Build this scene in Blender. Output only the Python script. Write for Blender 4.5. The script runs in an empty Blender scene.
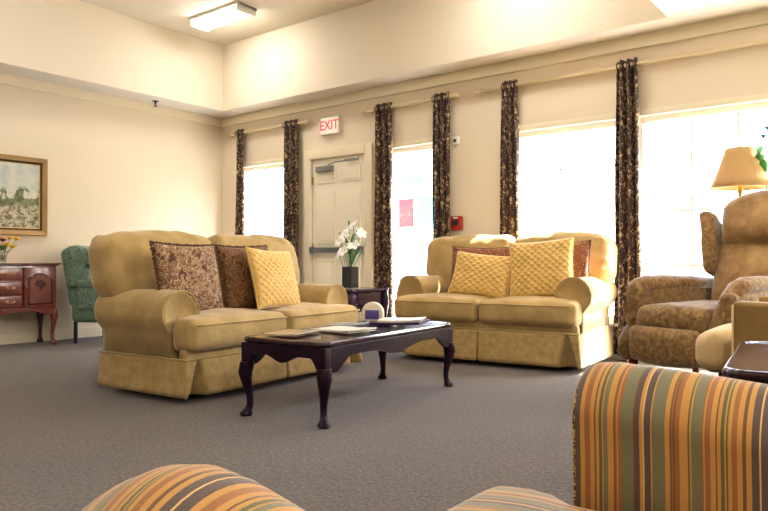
import bpy, bmesh, math, random
from mathutils import Vector, Matrix, Euler, noise
random.seed(7)
PI = math.pi
rad = math.radians
S = bpy.context.scene
COL = S.collection
sin, cos = math.sin, math.cos

# ------------------------------------------------------------------ materials
def hexc(r, g, b):
    def l(c):
        c /= 255
        return c / 12.92 if c <= .04045 else ((c + .055) / 1.055) ** 2.4
    return (l(r), l(g), l(b), 1)

class NT:
    def __init__(s, name):
        s.m = bpy.data.materials.new(name); s.m.use_nodes = True
        s.t = s.m.node_tree; s.b = s.t.nodes['Principled BSDF']; s.out = s.t.nodes['Material Output']
    def n(s, typ, **k):
        x = s.t.nodes.new(typ)
        for a, v in k.items():
            if a.startswith('_'): setattr(x, a[1:], v)
            else:
                key = a.replace('__', ' ')
                x.inputs[int(key[1:]) if key[0] == 'i' and key[1:].isdigit() else key].default_value = v
        return x
    def l(s, a, b): s.t.links.new(a, b)
    def coord(s, scale=(1, 1, 1), rot=(0, 0, 0)):
        c = s.n('ShaderNodeTexCoord'); mp = s.n('ShaderNodeMapping')
        mp.inputs['Scale'].default_value = scale; mp.inputs['Rotation'].default_value = rot
        s.l(c.outputs['Object'], mp.inputs[0]); return mp.outputs[0]
    def ramp(s, fac, stops, interp='LINEAR'):
        r = s.n('ShaderNodeValToRGB'); r.color_ramp.interpolation = interp
        e = r.color_ramp.elements
        while len(e) > 1: e.remove(e[-1])
        e[0].position = stops[0][0]; e[0].color = stops[0][1]
        for p, c in stops[1:]:
            x = e.new(p); x.color = c
        s.l(fac, r.inputs[0]); return r.outputs[0]
    def bump(s, h, strength=.3, dist=.005, normal=None):
        b = s.n('ShaderNodeBump'); b.inputs['Strength'].default_value = strength; b.inputs['Distance'].default_value = dist
        s.l(h, b.inputs['Height'])
        if normal: s.l(normal, b.inputs['Normal'])
        s.l(b.outputs[0], s.b.inputs['Normal']); return b.outputs[0]
    def set(s, **k):
        for a, v in k.items(): s.b.inputs[a.replace('__', ' ')].default_value = v
        return s

def plain(name, c, rough=.5, metal=0, bump=0, bscale=60, var=.0, **k):
    t = NT(name); t.set(Base__Color=c, Roughness=rough, Metallic=metal, **k)
    if bump or var:
        v = t.coord(); nz = t.n('ShaderNodeTexNoise', Scale=bscale, Detail=4.0); t.l(v, nz.inputs['Vector'])
        if bump: t.bump(nz.outputs[0], bump, .003)
        if var:
            n2 = t.n('ShaderNodeTexNoise', Scale=4.0, Detail=3.0); t.l(v, n2.inputs['Vector'])
            d = tuple(x * (1 - var) for x in c[:3]) + (1,); b = tuple(min(1, x * (1 + var)) for x in c[:3]) + (1,)
            t.l(t.ramp(n2.outputs[0], [(.3, d), (.7, b)]), t.b.inputs['Base Color'])
    return t.m

def fabric(name, c1, c2, scale=6, weave=350, sheen=.3, rough=.85, bump=.25, fine=.0, c3=None):
    t = NT(name); v = t.coord()
    nz = t.n('ShaderNodeTexNoise', Scale=scale, Detail=5.0, Roughness=.6); t.l(v, nz.inputs['Vector'])
    st = [(.3, c1), (.7, c2)] if c3 is None else [(.32, c1), (.5, c2), (.68, c3)]
    t.l(t.ramp(nz.outputs[0], st), t.b.inputs['Base Color'])
    w = t.n('ShaderNodeTexNoise', Scale=weave, Detail=2.0); t.l(v, w.inputs['Vector'])
    n1 = t.bump(w.outputs[0], bump, .002)
    if fine:
        w2 = t.n('ShaderNodeTexNoise', Scale=14.0, Detail=3.0); t.l(v, w2.inputs['Vector'])
        t.bump(w2.outputs[0], fine, .02, n1)
    t.set(Roughness=rough, Sheen__Weight=sheen, Sheen__Roughness=.4, Specular__IOR__Level=.2)
    return t.m

def wood(name, c1, c2, rough=.22, coat=.4, scale=(3, 3, 14), spec=.4):
    t = NT(name); v = t.coord(scale)
    nz = t.n('ShaderNodeTexNoise', Scale=3.0, Detail=6.0, Roughness=.65, Distortion=.6); t.l(v, nz.inputs['Vector'])
    t.l(t.ramp(nz.outputs[0], [(.3, c1), (.7, c2)]), t.b.inputs['Base Color'])
    t.set(Roughness=rough, Coat__Weight=coat, Coat__Roughness=.1, Specular__IOR__Level=spec)
    return t.m

def stripes(name, axis):
    # multi-coloured upholstery stripe, running across the given object axis
    t = NT(name); v = t.coord(); sp = t.n('ShaderNodeSeparateXYZ'); t.l(v, sp.inputs[0])
    a = t.n('ShaderNodeMath', _operation='MULTIPLY', i1=1 / .27); t.l(sp.outputs[axis], a.inputs[0])
    off = t.n('ShaderNodeMath', _operation='ADD', i1=10.0); t.l(a.outputs[0], off.inputs[0])
    fr = t.n('ShaderNodeMath', _operation='FRACT'); t.l(off.outputs[0], fr.inputs[0])
    G = hexc(184, 132, 60); O = hexc(112, 106, 74); R = hexc(146, 92, 44); D = hexc(84, 68, 58); T = hexc(212, 168, 100); K = hexc(92, 88, 46); B = hexc(104, 72, 38)
    s1 = [(G, 2), (K, 1), (G, 1), (O, 6), (R, 1), (G, 1), (R, 3), (G, 3), (B, 1), (G, 2), (K, 2), (G, 1), (K, 1), (G, 2), (R, 3), (G, 3), (B, 2), (G, 3), (D, 4), (T, 1), (D, 5), (G, 3), (R, 4), (G, 3)]
    s2 = [(B, 1), (G, 2), (K, 2), (G, 1), (O, 3), (G, 4), (B, 1), (R, 1), (G, 1), (R, 2), (O, 8), (B, 1), (D, 3), (G, 2), (T, 1), (D, 4), (G, 1), (O, 8), (G, 3), (B, 1), (R, 1), (B, 1), (R, 3), (G, 3)]
    outs = []
    for k, seq in enumerate((s1, s2)):
        tot = sum(w for _, w in seq); p = 0; st = []
        for c, w in seq:
            st.append((p / tot, c)); p += w
        mm = t.n('ShaderNodeMath', _operation='MULTIPLY_ADD', i1=2.0, i2=-float(k)); t.l(fr.outputs[0], mm.inputs[0])
        outs.append(t.ramp(mm.outputs[0], st, 'CONSTANT'))
    gt = t.n('ShaderNodeMath', _operation='GREATER_THAN', i1=.5); t.l(fr.outputs[0], gt.inputs[0])
    mxx = t.n('ShaderNodeMix', _data_type='RGBA'); t.l(gt.outputs[0], mxx.inputs[0]); t.l(outs[0], mxx.inputs[6]); t.l(outs[1], mxx.inputs[7])
    t.l(mxx.outputs[2], t.b.inputs['Base Color'])
    w = t.n('ShaderNodeTexWave', Scale=150.0, Distortion=.5, _bands_direction='Z'); t.l(v, w.inputs['Vector'])
    nz = t.n('ShaderNodeTexNoise', Scale=300.0); t.l(v, nz.inputs['Vector'])
    t.bump(nz.outputs[0], .25, .002)
    t.set(Roughness=.62, Sheen__Weight=.25, Specular__IOR__Level=.35)
    return t.m

def blotch(name, base, spots, scale, lo=.5, rough=.75, sc=(1, 1, 1), base2=None, sheen=.1):
    t = NT(name); v = t.coord(sc)
    nz = t.n('ShaderNodeTexNoise', Scale=scale, Detail=2.5, Roughness=.55, Distortion=1.8); t.l(v, nz.inputs['Vector'])
    st = [(0, base), (lo - .05, base), (lo, base2 or base), (lo + .025, spots), (lo + .09, spots), (lo + .12, base)]
    t.l(t.ramp(nz.outputs[0], st), t.b.inputs['Base Color'])
    w = t.n('ShaderNodeTexNoise', Scale=300.0); t.l(v, w.inputs['Vector']); t.bump(w.outputs[0], .2, .002)
    t.set(Roughness=rough, Sheen__Weight=sheen, Specular__IOR__Level=.25)
    return t.m

def paisley(name, cols, scale=22, sheen=.1):
    t = NT(name); v = t.coord()
    nz = t.n('ShaderNodeTexNoise', Scale=9.0, Detail=2.0, Distortion=1.0); t.l(v, nz.inputs['Vector'])
    mx = t.n('ShaderNodeMix', _data_type='VECTOR'); mx.inputs[0].default_value = .09
    t.l(v, mx.inputs[4]); t.l(nz.outputs[1], mx.inputs[5])
    vo = t.n('ShaderNodeTexVoronoi', Scale=float(scale), _feature='F1'); t.l(mx.outputs[1], vo.inputs['Vector'])
    n2 = t.n('ShaderNodeTexNoise', Scale=float(scale * 1.6), Detail=3.0, Distortion=2.5); t.l(v, n2.inputs['Vector'])
    ad = t.n('ShaderNodeMath', _operation='MULTIPLY_ADD', i1=.55); t.l(vo.outputs['Distance'], ad.inputs[0]); t.l(n2.outputs[0], ad.inputs[2])
    n = len(cols)
    st = [(.36 + .60 * i / n, c) for i, c in enumerate(cols)]
    t.l(t.ramp(ad.outputs[0], st), t.b.inputs['Base Color'])
    t.bump(n2.outputs[0], .25, .004)
    t.set(Roughness=.7, Sheen__Weight=sheen, Specular__IOR__Level=.25)
    return t.m

def emis(name, c, s):
    t = NT(name); t.set(Base__Color=c, Emission__Color=c, Emission__Strength=s); return t.m

M = {}
M['wall'] = plain('wall_paint', hexc(233, 219, 195), .85, bump=.06, bscale=120)
M['soffit'] = plain('soffit_paint', hexc(228, 222, 214), .9, bump=.05, bscale=120)
M['fascia'] = plain('fascia_paint', hexc(234, 223, 203), .85, bump=.05, bscale=120)
M['ceil'] = plain('ceiling_paint', hexc(226, 216, 198), .9, bump=.1, bscale=90)
M['trim'] = plain('trim_paint', hexc(238, 226, 198), .45)
M['white'] = plain('white_paint', hexc(240, 236, 226), .4)
M['doorp'] = plain('door_paint', hexc(247, 238, 216), .45)
def carpet():
    t = NT('carpet'); v = t.coord()
    f = t.n('ShaderNodeTexNoise', Scale=60.0, Detail=4.0, Roughness=.8); t.l(v, f.inputs['Vector'])
    g = t.n('ShaderNodeTexNoise', Scale=1.4, Detail=3.0); t.l(v, g.inputs['Vector'])
    c1 = t.ramp(f.outputs[0], [(.33, hexc(46, 38, 32)), (.5, hexc(84, 73, 64)), (.67, hexc(124, 111, 99))])
    c2 = t.ramp(g.outputs[0], [(.35, (.86, .85, .86, 1)), (.65, (1, 1, 1, 1))])
    m = t.n('ShaderNodeMix', _data_type='RGBA', _blend_type='MULTIPLY'); m.inputs[0].default_value = 1
    t.l(c1, m.inputs[6]); t.l(c2, m.inputs[7]); t.l(m.outputs[2], t.b.inputs['Base Color'])
    t.bump(f.outputs[0], .8, .008); t.set(Roughness=.92, Sheen__Weight=.25, Specular__IOR__Level=.15)
    return t.m
M['carpet'] = carpet()
M['gold'] = fabric('gold_chenille', hexc(160, 133, 82), hexc(188, 161, 108), 5, fine=.45)
M['gold_dk'] = fabric('gold_piping', hexc(120, 92, 44), hexc(146, 116, 62), 8)
M['skirt'] = fabric('skirt_chenille', hexc(156, 129, 78), hexc(184, 157, 104), 22, fine=.5)
M['under'] = plain('dark_lining', hexc(30, 24, 20), .9)  # also colours in the shade gap under the sofa skirts
M['gold_pillow'] = fabric('gold_smocked_satin', hexc(206, 168, 92), hexc(222, 186, 112), 6, sheen=.4, rough=.5, bump=.1)
M['mahog'] = wood('dark_mahogany', hexc(22, 7, 22), hexc(38, 12, 30), .32, .04, spec=.18)  # backlit shade and purple flare worked into the apron and leg colour
M['mahog_top'] = wood('dark_mahogany_top', hexc(36, 14, 24), hexc(54, 24, 32), .14, .8)
M['plum'] = wood('plum_stained_wood', hexc(40, 14, 44), hexc(58, 24, 62), .22, .5)
M['cherry'] = wood('cherry_wood', hexc(92, 38, 30), hexc(128, 60, 48), .25, .45)
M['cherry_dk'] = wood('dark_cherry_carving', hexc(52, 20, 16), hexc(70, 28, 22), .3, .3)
M['brass'] = plain('brass', hexc(200, 160, 90), .3, 1)
M['steel'] = plain('brushed_steel', hexc(150, 150, 150), .35, .9)
M['bar'] = plain('push_bar_metal', hexc(110, 116, 122), .35, .8)
M['curtain'] = blotch('brown_patterned_curtain', hexc(66, 48, 46), hexc(200, 172, 128), 25, .57, sc=(1, 1, .7), base2=hexc(90, 68, 58))
M['rod'] = plain('cream_rod', hexc(226, 208, 172), .45)
M['rodbrown'] = plain('bronze_ring', hexc(70, 48, 40), .4, .5)
M['recl'] = fabric('mottled_brown_velvet', hexc(96, 70, 38), hexc(128, 97, 56), 38, 200, sheen=.5, rough=.7, fine=.4, c3=hexc(160, 128, 80))
M['recl2'] = fabric('smooth_brown_velvet', hexc(116, 86, 48), hexc(150, 116, 70), 5, 200, sheen=.6, rough=.65, fine=.4, c3=hexc(178, 144, 94))
M['tan'] = fabric('tan_velvet', hexc(124, 94, 52), hexc(148, 116, 68), 5, sheen=.35)
M['tan_seat'] = fabric('pale_tan_velvet', hexc(200, 168, 116), hexc(216, 186, 136), 4, sheen=.35)
M['green'] = blotch('green_damask', hexc(86, 112, 98), hexc(126, 148, 130), 16, .48, base2=hexc(116, 140, 120), sheen=.25)
M['green2'] = fabric('green_fabric', hexc(86, 112, 94), hexc(110, 134, 112), 14)
M['black_metal'] = plain('black_metal', hexc(26, 26, 28), .35, .3)
M['black_gloss'] = plain('black_ceramic', hexc(40, 46, 48), .25, Coat__Weight=.3)
M['str_x'] = stripes('striped_fabric_across_x', 0)
M['str_y'] = stripes('striped_fabric_across_y', 1)
M['cord'] = blotch('gimp_cord', hexc(70, 50, 30), hexc(206, 160, 80), 60, .45)
M['shade'] = None
t = NT('lamp_shade_linen'); v = t.coord(); w = t.n('ShaderNodeTexNoise', Scale=260.0); t.l(v, w.inputs['Vector']); t.bump(w.outputs[0], .15, .001)
t.set(Base__Color=hexc(190, 152, 98), Roughness=.8); M['shade'] = t.m
M['shade_in'] = plain('shade_lining', hexc(236, 226, 208), .7)
M['paper'] = plain('paper', hexc(228, 220, 204), .5, var=.04)
M['cover_tan'] = plain('magazine_cover_tan', hexc(168, 140, 104), .35, var=.2)
M['cover_grey'] = plain('magazine_cover_grey', hexc(150, 150, 156), .3, var=.2)
M['cover_plum'] = plain('plum_cover', hexc(44, 24, 70), .3)
M['cream'] = plain('cream_lacquer', hexc(238, 226, 196), .4)
M['violet'] = plain('violet_panel', hexc(84, 72, 140), .5)
M['petal_w'] = plain('white_petal', hexc(246, 244, 236), .5, Subsurface__Weight=.0)
M['petal_y'] = plain('yellow_petal', hexc(240, 190, 30), .5)
M['petal_o'] = plain('orange_petal', hexc(222, 120, 24), .5)
M['petal_r'] = plain('red_petal', hexc(150, 28, 24), .5)
M['petal_b'] = plain('blue_petal', hexc(70, 110, 190), .5)
M['leaf'] = plain('green_leaf', hexc(84, 124, 54), .45, var=.25)
M['leaf2'] = plain('bright_green_leaf', hexc(66, 140, 62), .4, var=.25)
M['stem'] = plain('stem_green', hexc(84, 110, 56), .5)
M['red'] = plain('red_plastic', hexc(176, 36, 30), .35)
M['dark'] = plain('dark_plastic', hexc(36, 34, 36), .4)
M['ceramic'] = plain('white_ceramic', hexc(226, 222, 214), .25)
M['pot'] = plain('terracotta_pot', hexc(150, 92, 62), .7)
M['frame_gold'] = plain('antique_gold_frame', hexc(168, 134, 86), .45, .25, bump=.3, bscale=80, var=.15)
M['frame_dark'] = plain('dark_gold_frame', hexc(92, 62, 34), .45, .4, bump=.2, bscale=80)
M['frame_liner'] = plain('cream_liner', hexc(232, 212, 150), .6)
def glassm(name, tint=(1, 1, 1, 1), gl=.06):
    m = bpy.data.materials.new(name); m.use_nodes = True; t = m.node_tree; t.nodes.clear()
    o = t.nodes.new('ShaderNodeOutputMaterial'); mx = t.nodes.new('ShaderNodeMixShader')
    a = t.nodes.new('ShaderNodeBsdfTransparent'); b = t.nodes.new('ShaderNodeBsdfGlossy')
    a.inputs[0].default_value = tint; b.inputs['Roughness'].default_value = .02; mx.inputs[0].default_value = gl
    t.links.new(a.outputs[0], mx.inputs[1]); t.links.new(b.outputs[0], mx.inputs[2]); t.links.new(mx.outputs[0], o.inputs[0])
    return m
M['glass'] = glassm('window_glass'); M['vase_glass'] = glassm('clear_vase_glass', (.88, .93, .93, 1), .14)
M['tube'] = emis('lit_diffuser', (1, .955, .89, 1), 23.0)
M['exit_face'] = emis('exit_sign_face', hexc(244, 226, 210), .25)
M['exit_red'] = emis('exit_letters', hexc(214, 80, 84), .35)

# ------------------------------------------------------------------ mesh tools
def ident(p): return p
class MB:
    def __init__(s): s.v = []; s.f = []
    def add(s, vs, fs, X=None):
        k = len(s.v)
        s.v += [tuple(X @ Vector(p)) if X is not None else tuple(p) for p in vs]
        s.f += [tuple(i + k for i in f) for f in fs]; return s
    def soft(s, size, r=.03, c=(0, 0, 0), n=6, m=3, fn=None, X=None):
        h = [x / 2 for x in size]; r = min(r, min(h) * .999)
        nn = n if isinstance(n, (tuple, list)) else (n,) * 3
        def cs(hh, k):
            i = hh - r
            a = [-i + 2 * i * j / k for j in range(k + 1)]
            e = [i + r * math.tan(PI / 4 * j / m) for j in range(1, m + 1)]
            return [-x for x in reversed(e)] + a + e
        C = [cs(h[0], nn[0]), cs(h[1], nn[1]), cs(h[2], nn[2])]
        vs = []; fs = []; idx = {}
        def g(i, j, k):
            key = (i, j, k)
            if key not in idx:
                p = Vector((C[0][i], C[1][j], C[2][k]))
                q = Vector([max(-(h[a] - r), min(h[a] - r, p[a])) for a in range(3)])
                d = p - q
                w = q + d.normalized() * r if d.length > 1e-9 else p
                if fn:
                    w = Vector(fn(w.x, w.y, w.z))
                idx[key] = len(vs); vs.append((w.x + c[0], w.y + c[1], w.z + c[2]))
            return idx[key]
        L = [len(x) - 1 for x in C]
        for a in range(3):
            b, d = (a + 1) % 3, (a + 2) % 3
            for side in (0, L[a]):
                for i in range(L[b]):
                    for j in range(L[d]):
                        q = []
                        for (ii, jj) in ((i, j), (i + 1, j), (i + 1, j + 1), (i, j + 1)):
                            t_ = [0, 0, 0]; t_[a] = side; t_[b] = ii; t_[d] = jj; q.append(g(*t_))
                        if side == 0: q.reverse()
                        fs.append(q)
        return s.add(vs, fs, X)
    def box(s, size, c=(0, 0, 0), r=.0, X=None):
        if r > 0: return s.soft(size, r, c, 1, 2, X=X)
        x, y, z = [q / 2 for q in size]
        vs = [(c[0] + a * x, c[1] + b * y, c[2] + d * z) for a in (-1, 1) for b in (-1, 1) for d in (-1, 1)]
        return s.add(vs, [(0, 1, 3, 2), (4, 6, 7, 5), (0, 4, 5, 1), (2, 3, 7, 6), (0, 2, 6, 4), (1, 5, 7, 3)], X)
    def loft(s, rings, closed=True, cap=True, X=None):
        n = len(rings[0]); vs = [p for r in rings for p in r]; fs = []
        for i in range(len(rings) - 1):
            for j in range(n if closed else n - 1):
                a = i * n + j; b = i * n + (j + 1) % n
                fs.append((a, b, b + n, a + n))
        if cap and closed:
            fs.append(tuple(reversed(range(n)))); fs.append(tuple(range((len(rings) - 1) * n, len(rings) * n)))
        return s.add(vs, fs, X)
    def sweep(s, path, rad_, seg=8, closed=False, X=None, up=None):
        P = [Vector(p) for p in path]; n = len(P); rings = []
        u = Vector(up) if up else None
        for i in range(n):
            if closed: t = P[(i + 1) % n] - P[i - 1]
            else: t = P[min(i + 1, n - 1)] - P[max(i - 1, 0)]
            t.normalize()
            if u is None: u = Vector((0, 0, 1)) if abs(t.z) < .9 else Vector((1, 0, 0))
            w = (u - t * u.dot(t))
            if w.length < 1e-5: w = t.orthogonal()
            w.normalize(); v = t.cross(w)
            if not up: u = w
            r = rad_[i] if isinstance(rad_, (list, tuple)) and not isinstance(rad_[0], (int, float)) else None
            if r is None:
                rr = rad_[i] if isinstance(rad_, (list, tuple)) else rad_
                r = (rr, rr)
            rings.append([tuple(P[i] + w * (r[0] * cos(2 * PI * k / seg)) + v * (r[1] * sin(2 * PI * k / seg))) for k in range(seg)])
        if closed: rings.append(rings[0])
        return s.loft(rings, True, not closed, X)
    def lathe(s, prof, seg=24, c=(0, 0, 0), X=None):
        rings = [[(c[0] + r * cos(2 * PI * k / seg), c[1] + r * sin(2 * PI * k / seg), c[2] + z) for k in range(seg)] for r, z in prof]
        return s.loft(rings, True, True, X)
    def ball(s, r, c=(0, 0, 0), seg=12, X=None):
        if isinstance(r, (int, float)): r = (r, r, r)
        rings = []
        for i in range(1, seg // 2):
            t = PI * i / (seg // 2)
            rings.append([(c[0] + r[0] * sin(t) * cos(2 * PI * k / seg), c[1] + r[1] * sin(t) * sin(2 * PI * k / seg), c[2] - r[2] * cos(t)) for k in range(seg)])
        return s.loft(rings, True, True, X)
    def prism(s, pts, a0, a1, axis='y', X=None):
        # pts: outline in the two other axes
        def mk(p, a):
            return {'x': (a, p[0], p[1]), 'y': (p[0], a, p[1]), 'z': (p[0], p[1], a)}[axis]
        return s.loft([[mk(p, a0) for p in pts], [mk(p, a1) for p in pts]], True, True, X)
    def build(s, name, mat, parent=None, loc=(0, 0, 0), rot=(0, 0, 0), smooth=True, bevel=0, solid=0, sub=0, angle=None):
        me = bpy.data.meshes.new(name); me.from_pydata(s.v, [], s.f); me.update()
        b = bmesh.new(); b.from_mesh(me); bmesh.ops.remove_doubles(b, verts=b.verts, dist=1e-6); bmesh.ops.recalc_face_normals(b, faces=b.faces); b.to_mesh(me); b.free()
        me.materials.append(mat)
        if smooth: me.polygons.foreach_set('use_smooth', [True] * len(me.polygons))
        if smooth and angle: me.set_sharp_from_angle(angle=rad(angle))
        o = bpy.data.objects.new(name, me); COL.objects.link(o)
        o.location = loc; o.rotation_euler = rot
        if parent: o.parent = parent
        if solid:
            q = o.modifiers.new('thickness', 'SOLIDIFY'); q.thickness = solid; q.offset = 0
        if bevel:
            q = o.modifiers.new('bevel', 'BEVEL'); q.width = bevel; q.segments = 2; q.limit_method = 'ANGLE'
        if sub:
            q = o.modifiers.new('sub', 'SUBSURF'); q.levels = sub; q.render_levels = sub
        return o

def tag(o, label, cat, group=None, kind=None):
    if label: o['label'] = label
    if cat: o['category'] = cat
    if group: o['group'] = group
    if kind: o['kind'] = kind
    return o
def thing(name, label, cat, loc=(0, 0, 0), rz=0, group=None):
    o = bpy.data.objects.new(name, None); COL.objects.link(o); o.location = loc; o.rotation_euler = (0, 0, rz)
    o.empty_display_size = .1
    return tag(o, label, cat, group)
def struct(name, mb, mat, **k):
    o = mb.build(name, mat, smooth=k.pop('smooth', False), **k); o['kind'] = 'structure'; return o
def text_mesh(name, body, size, mat, parent, loc, rot, ext=.002, sx=1):
    c = bpy.data.curves.new(name, 'FONT'); c.body = body; c.size = size; c.extrude = ext; c.align_x = 'CENTER'; c.align_y = 'CENTER'; c.offset = size * .012
    tmp = bpy.data.objects.new(name + '_tmp', c); COL.objects.link(tmp)
    dg = bpy.context.evaluated_depsgraph_get(); me = bpy.data.meshes.new_from_object(tmp.evaluated_get(dg))
    bpy.data.objects.remove(tmp)
    me.materials.clear(); me.materials.append(mat)
    o = bpy.data.objects.new(name, me); COL.objects.link(o); o.parent = parent; o.location = loc; o.rotation_euler = rot; o.scale = (sx, 1, 1)
    return o
def nz(x, y, z, s=1.0, seed=0): return noise.noise(Vector((x * s + seed * 7.3, y * s + seed * 3.1, z * s + seed)))
def scallop(w, h0, h1, n=1, N=40):
    """lower edge of a scalloped apron: list of (x, z offset) from -w/2 to w/2"""
    out = []
    for i in range(N + 1):
        u = i / N; x = -w / 2 + w * u; a = abs(2 * u - 1)
        q = max(0, min(1, (a - .66) / .22)); q = q * q * (3 - 2 * q)
        z = h1 + (h0 - h1) * max(q, .5 * (.5 + .5 * cos(PI * min(1, a / .42))))
        out.append((x, z))
    return out

# ------------------------------------------------------------------ the room
XL, YB, XR, YS = -7.07, 5.70, 3.6, -4.2
ZS, ZC = 2.66, 3.46
TX0, TX1, TY0, TY1 = -6.70, -1.46, -3.4, 5.41
W = .16
def slab(x0, x1, y0, y1, z0, z1): return ((x1 - x0, y1 - y0, z1 - z0), ((x0 + x1) / 2, (y0 + y1) / 2, (z0 + z1) / 2))
mb = MB(); mb.box(*slab(XL - W, XR + W, YS - W, YB + W, -.1, 0)); struct('floor', mb, M['carpet'])
mb = MB(); mb.box(*slab(XL - W, XL, YS - W, YB + W, 0, 3.7)); struct('wall_left', mb, M['wall'])
mb = MB(); mb.box(*slab(XR, XR + W, YS - W, YB + W, 0, 3.7)); struct('wall_right', mb, M['wall'])
mb = MB(); mb.box(*slab(XL, XR, YS - W, YS, 0, 3.7)); struct('wall_front', mb, M['wall'])
# back wall with its openings
WT = 2.0
OPS = [(-6.74, -5.90, .46, WT), (-5.47, -4.665, 0, 1.98), (-4.40, -3.74, .16, WT), (-2.94, -1.93, .30, WT), (-1.81, .90, .30, WT)]
mb = MB(); x = XL
for (a, b, z0, z1) in OPS:
    mb.box(*slab(x, a, YB, YB + W, 0, 3.7)); mb.box(*slab(a, b, YB, YB + W, z1, 3.7))
    if z0 > 0: mb.box(*slab(a, b, YB, YB + W, 0, z0))
    x = b
mb.box(*slab(x, XR, YB, YB + W, 0, 3.7)); struct('wall_back', mb, M['wall'])
mb = MB()
mb.box(*slab(XL, TX0, YS, YB, ZS, 3.7)); mb.box(*slab(TX1, XR, YS, YB, ZS, 3.7))
mb.box(*slab(TX0, TX1, TY1, YB, ZS, 3.7)); mb.box(*slab(TX0, TX1, YS, TY0, ZS, 3.7)); o = struct('ceiling', mb, M['soffit'])
mb = MB(); mb.box(*slab(TX0, TX1, TY0, TY1, ZC, 3.7)); struct('ceiling', mb, M['ceil'])
# fascia boards lining the tray
e = .012
for k, q in enumerate([(TX0, TX0 + e, TY0, TY1), (TX1 - e, TX1, TY0, TY1), (TX0, TX1, TY1 - e, TY1), (TX0, TX1, TY0, TY0 + e)]):
    mb = MB(); mb.box(*slab(*q, ZS + .002, ZC)); struct('trim_%d' % (k + 1), mb, M['fascia'])
# cornice strip under the soffit, and skirting boards
mb = MB(); mb.box(*slab(XL, XL + .035, YS, YB, 2.555, ZS), r=.004); struct('trim_5', mb, M['trim'])
mb = MB(); mb.box(*slab(XL, XR, YB - .035, YB, 2.555, ZS), r=.004); struct('trim_6', mb, M['trim'])
mb = MB(); mb.box(*slab(XL, XL + .018, YS, YB, 0, .11), r=.004); struct('baseboard_left', mb, M['trim'])
mb = MB(); x = XL + .02
for a, b in ((-5.60, -4.55), (9, 9)):
    mb.box(*slab(x, min(a, XR), YB - .018, YB, 0, .11), r=.004); x = b
struct('baseboard_back', mb, M['trim'])

# windows
def window(k, x0, x1, z0, z1, vx, hz):
    r = bpy.data.objects.new('window_%d' % k, None); COL.objects.link(r); r['kind'] = 'structure'; r.location = ((x0 + x1) / 2, YB, z0)
    cx, cz = (x0 + x1) / 2, z0; w = x1 - x0; h = z1 - z0
    f = MB(); t_ = .045
    f.box((w, .09, t_), (0, .09, h - t_ / 2), .004); f.box((w, .09, t_), (0, .09, t_ / 2), .004)
    f.box((t_, .09, h - 2 * t_), (-w / 2 + t_ / 2, .09, h / 2), .004); f.box((t_, .09, h - 2 * t_), (w / 2 - t_ / 2, .09, h / 2), .004)
    f.build('window_frame', M['white'], r)
    m = MB()
    for v_ in vx: m.box((.016, .02, h - .09), (v_ - cx, .10, h / 2))
    for z_ in hz: m.box((w - .09, .018, .016), (0, .10, z_ - cz))
    if vx or hz: m.build('muntin_grid', M['white'], r, smooth=False)
    g = MB(); g.box((w - .08, .005, h - .08), (0, .115, h / 2)); g.build('window_pane', M['glass'], r, smooth=False)
    s = MB(); s.box((w + .04, .06, .025), (0, -.022, -.0135), .006); s.build('window_sill', M['trim'], r)
    c = MB(); c.box((w + .0, .012, .05), (0, -.006, h + .025), .003); c.build('window_head_trim', M['trim'], r)
window(1, *OPS[0], [-6.32], [])
window(2, *OPS[2], [], [])
window(3, *OPS[3], [-2.475 - .02, -2.126 - .02], [1.635, 1.22, .78])
window(4, *OPS[4], [-1.40, -1.06, -.72, -.38, -.04, .30, .62], [1.635, 1.22, .78])

# door
dr = bpy.data.objects.new('door_1', None); COL.objects.link(dr); dr['kind'] = 'structure'; dr.location = (-5.0675, YB, 0)
hw = .4025
c = MB(); c.box((.10, .03, 2.09), (-hw - .05, -.015, 1.045), .005); c.box((.10, .03, 2.09), (hw + .05, -.015, 1.045), .005); c.box((2 * hw, .03, .11), (0, -.015, 2.035), .005)
c.build('door_casing', M['trim'], dr)
lf = MB(); lf.box((.80, .045, 1.985), (0, .035, .993), .003)
pan = MB()
for sx in (-.185, .185):
    for z0, z1 in ((1.70, 1.86), (1.02, 1.60), (.18, .84)):
        pan.box((.27, .02, z1 - z0), (sx, .008, (z0 + z1) / 2), .006); pan.box((.21, .024, z1 - z0 - .06), (sx, .004, (z0 + z1) / 2), .008)
ld = lf.build('door_leaf', M['doorp'], dr); pan.build('door_panel', M['doorp'], ld)
b = MB(); b.box((.74, .035, .06), (0, -.035, .945), .008); b.box((.20, .05, .085), (.28, -.04, .945), .012); b.box((.06, .05, .075), (-.36, -.04, .945), .01); b.build('push_bar', M['bar'], dr)
b = MB(); b.box((.25, .05, .065), (-.18, -.03, 1.86), .01); b.build('door_closer', M['steel'], dr)
b = MB(); b.sweep([(-.1, -.05, 1.90), (.06, -.12, 1.905), (.27, -.03, 1.93)], .008, 8); b.box((.2, .02, .02), (.22, -.03, 1.935), .003); b.build('closer_arm', M['steel'], dr)
for hz_ in (1.74, .98, .22):
    b = MB(); b.box((.02, .012, .09), (-.395, .005, hz_), .003); b.build('hinge', M['brass'], dr)

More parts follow.
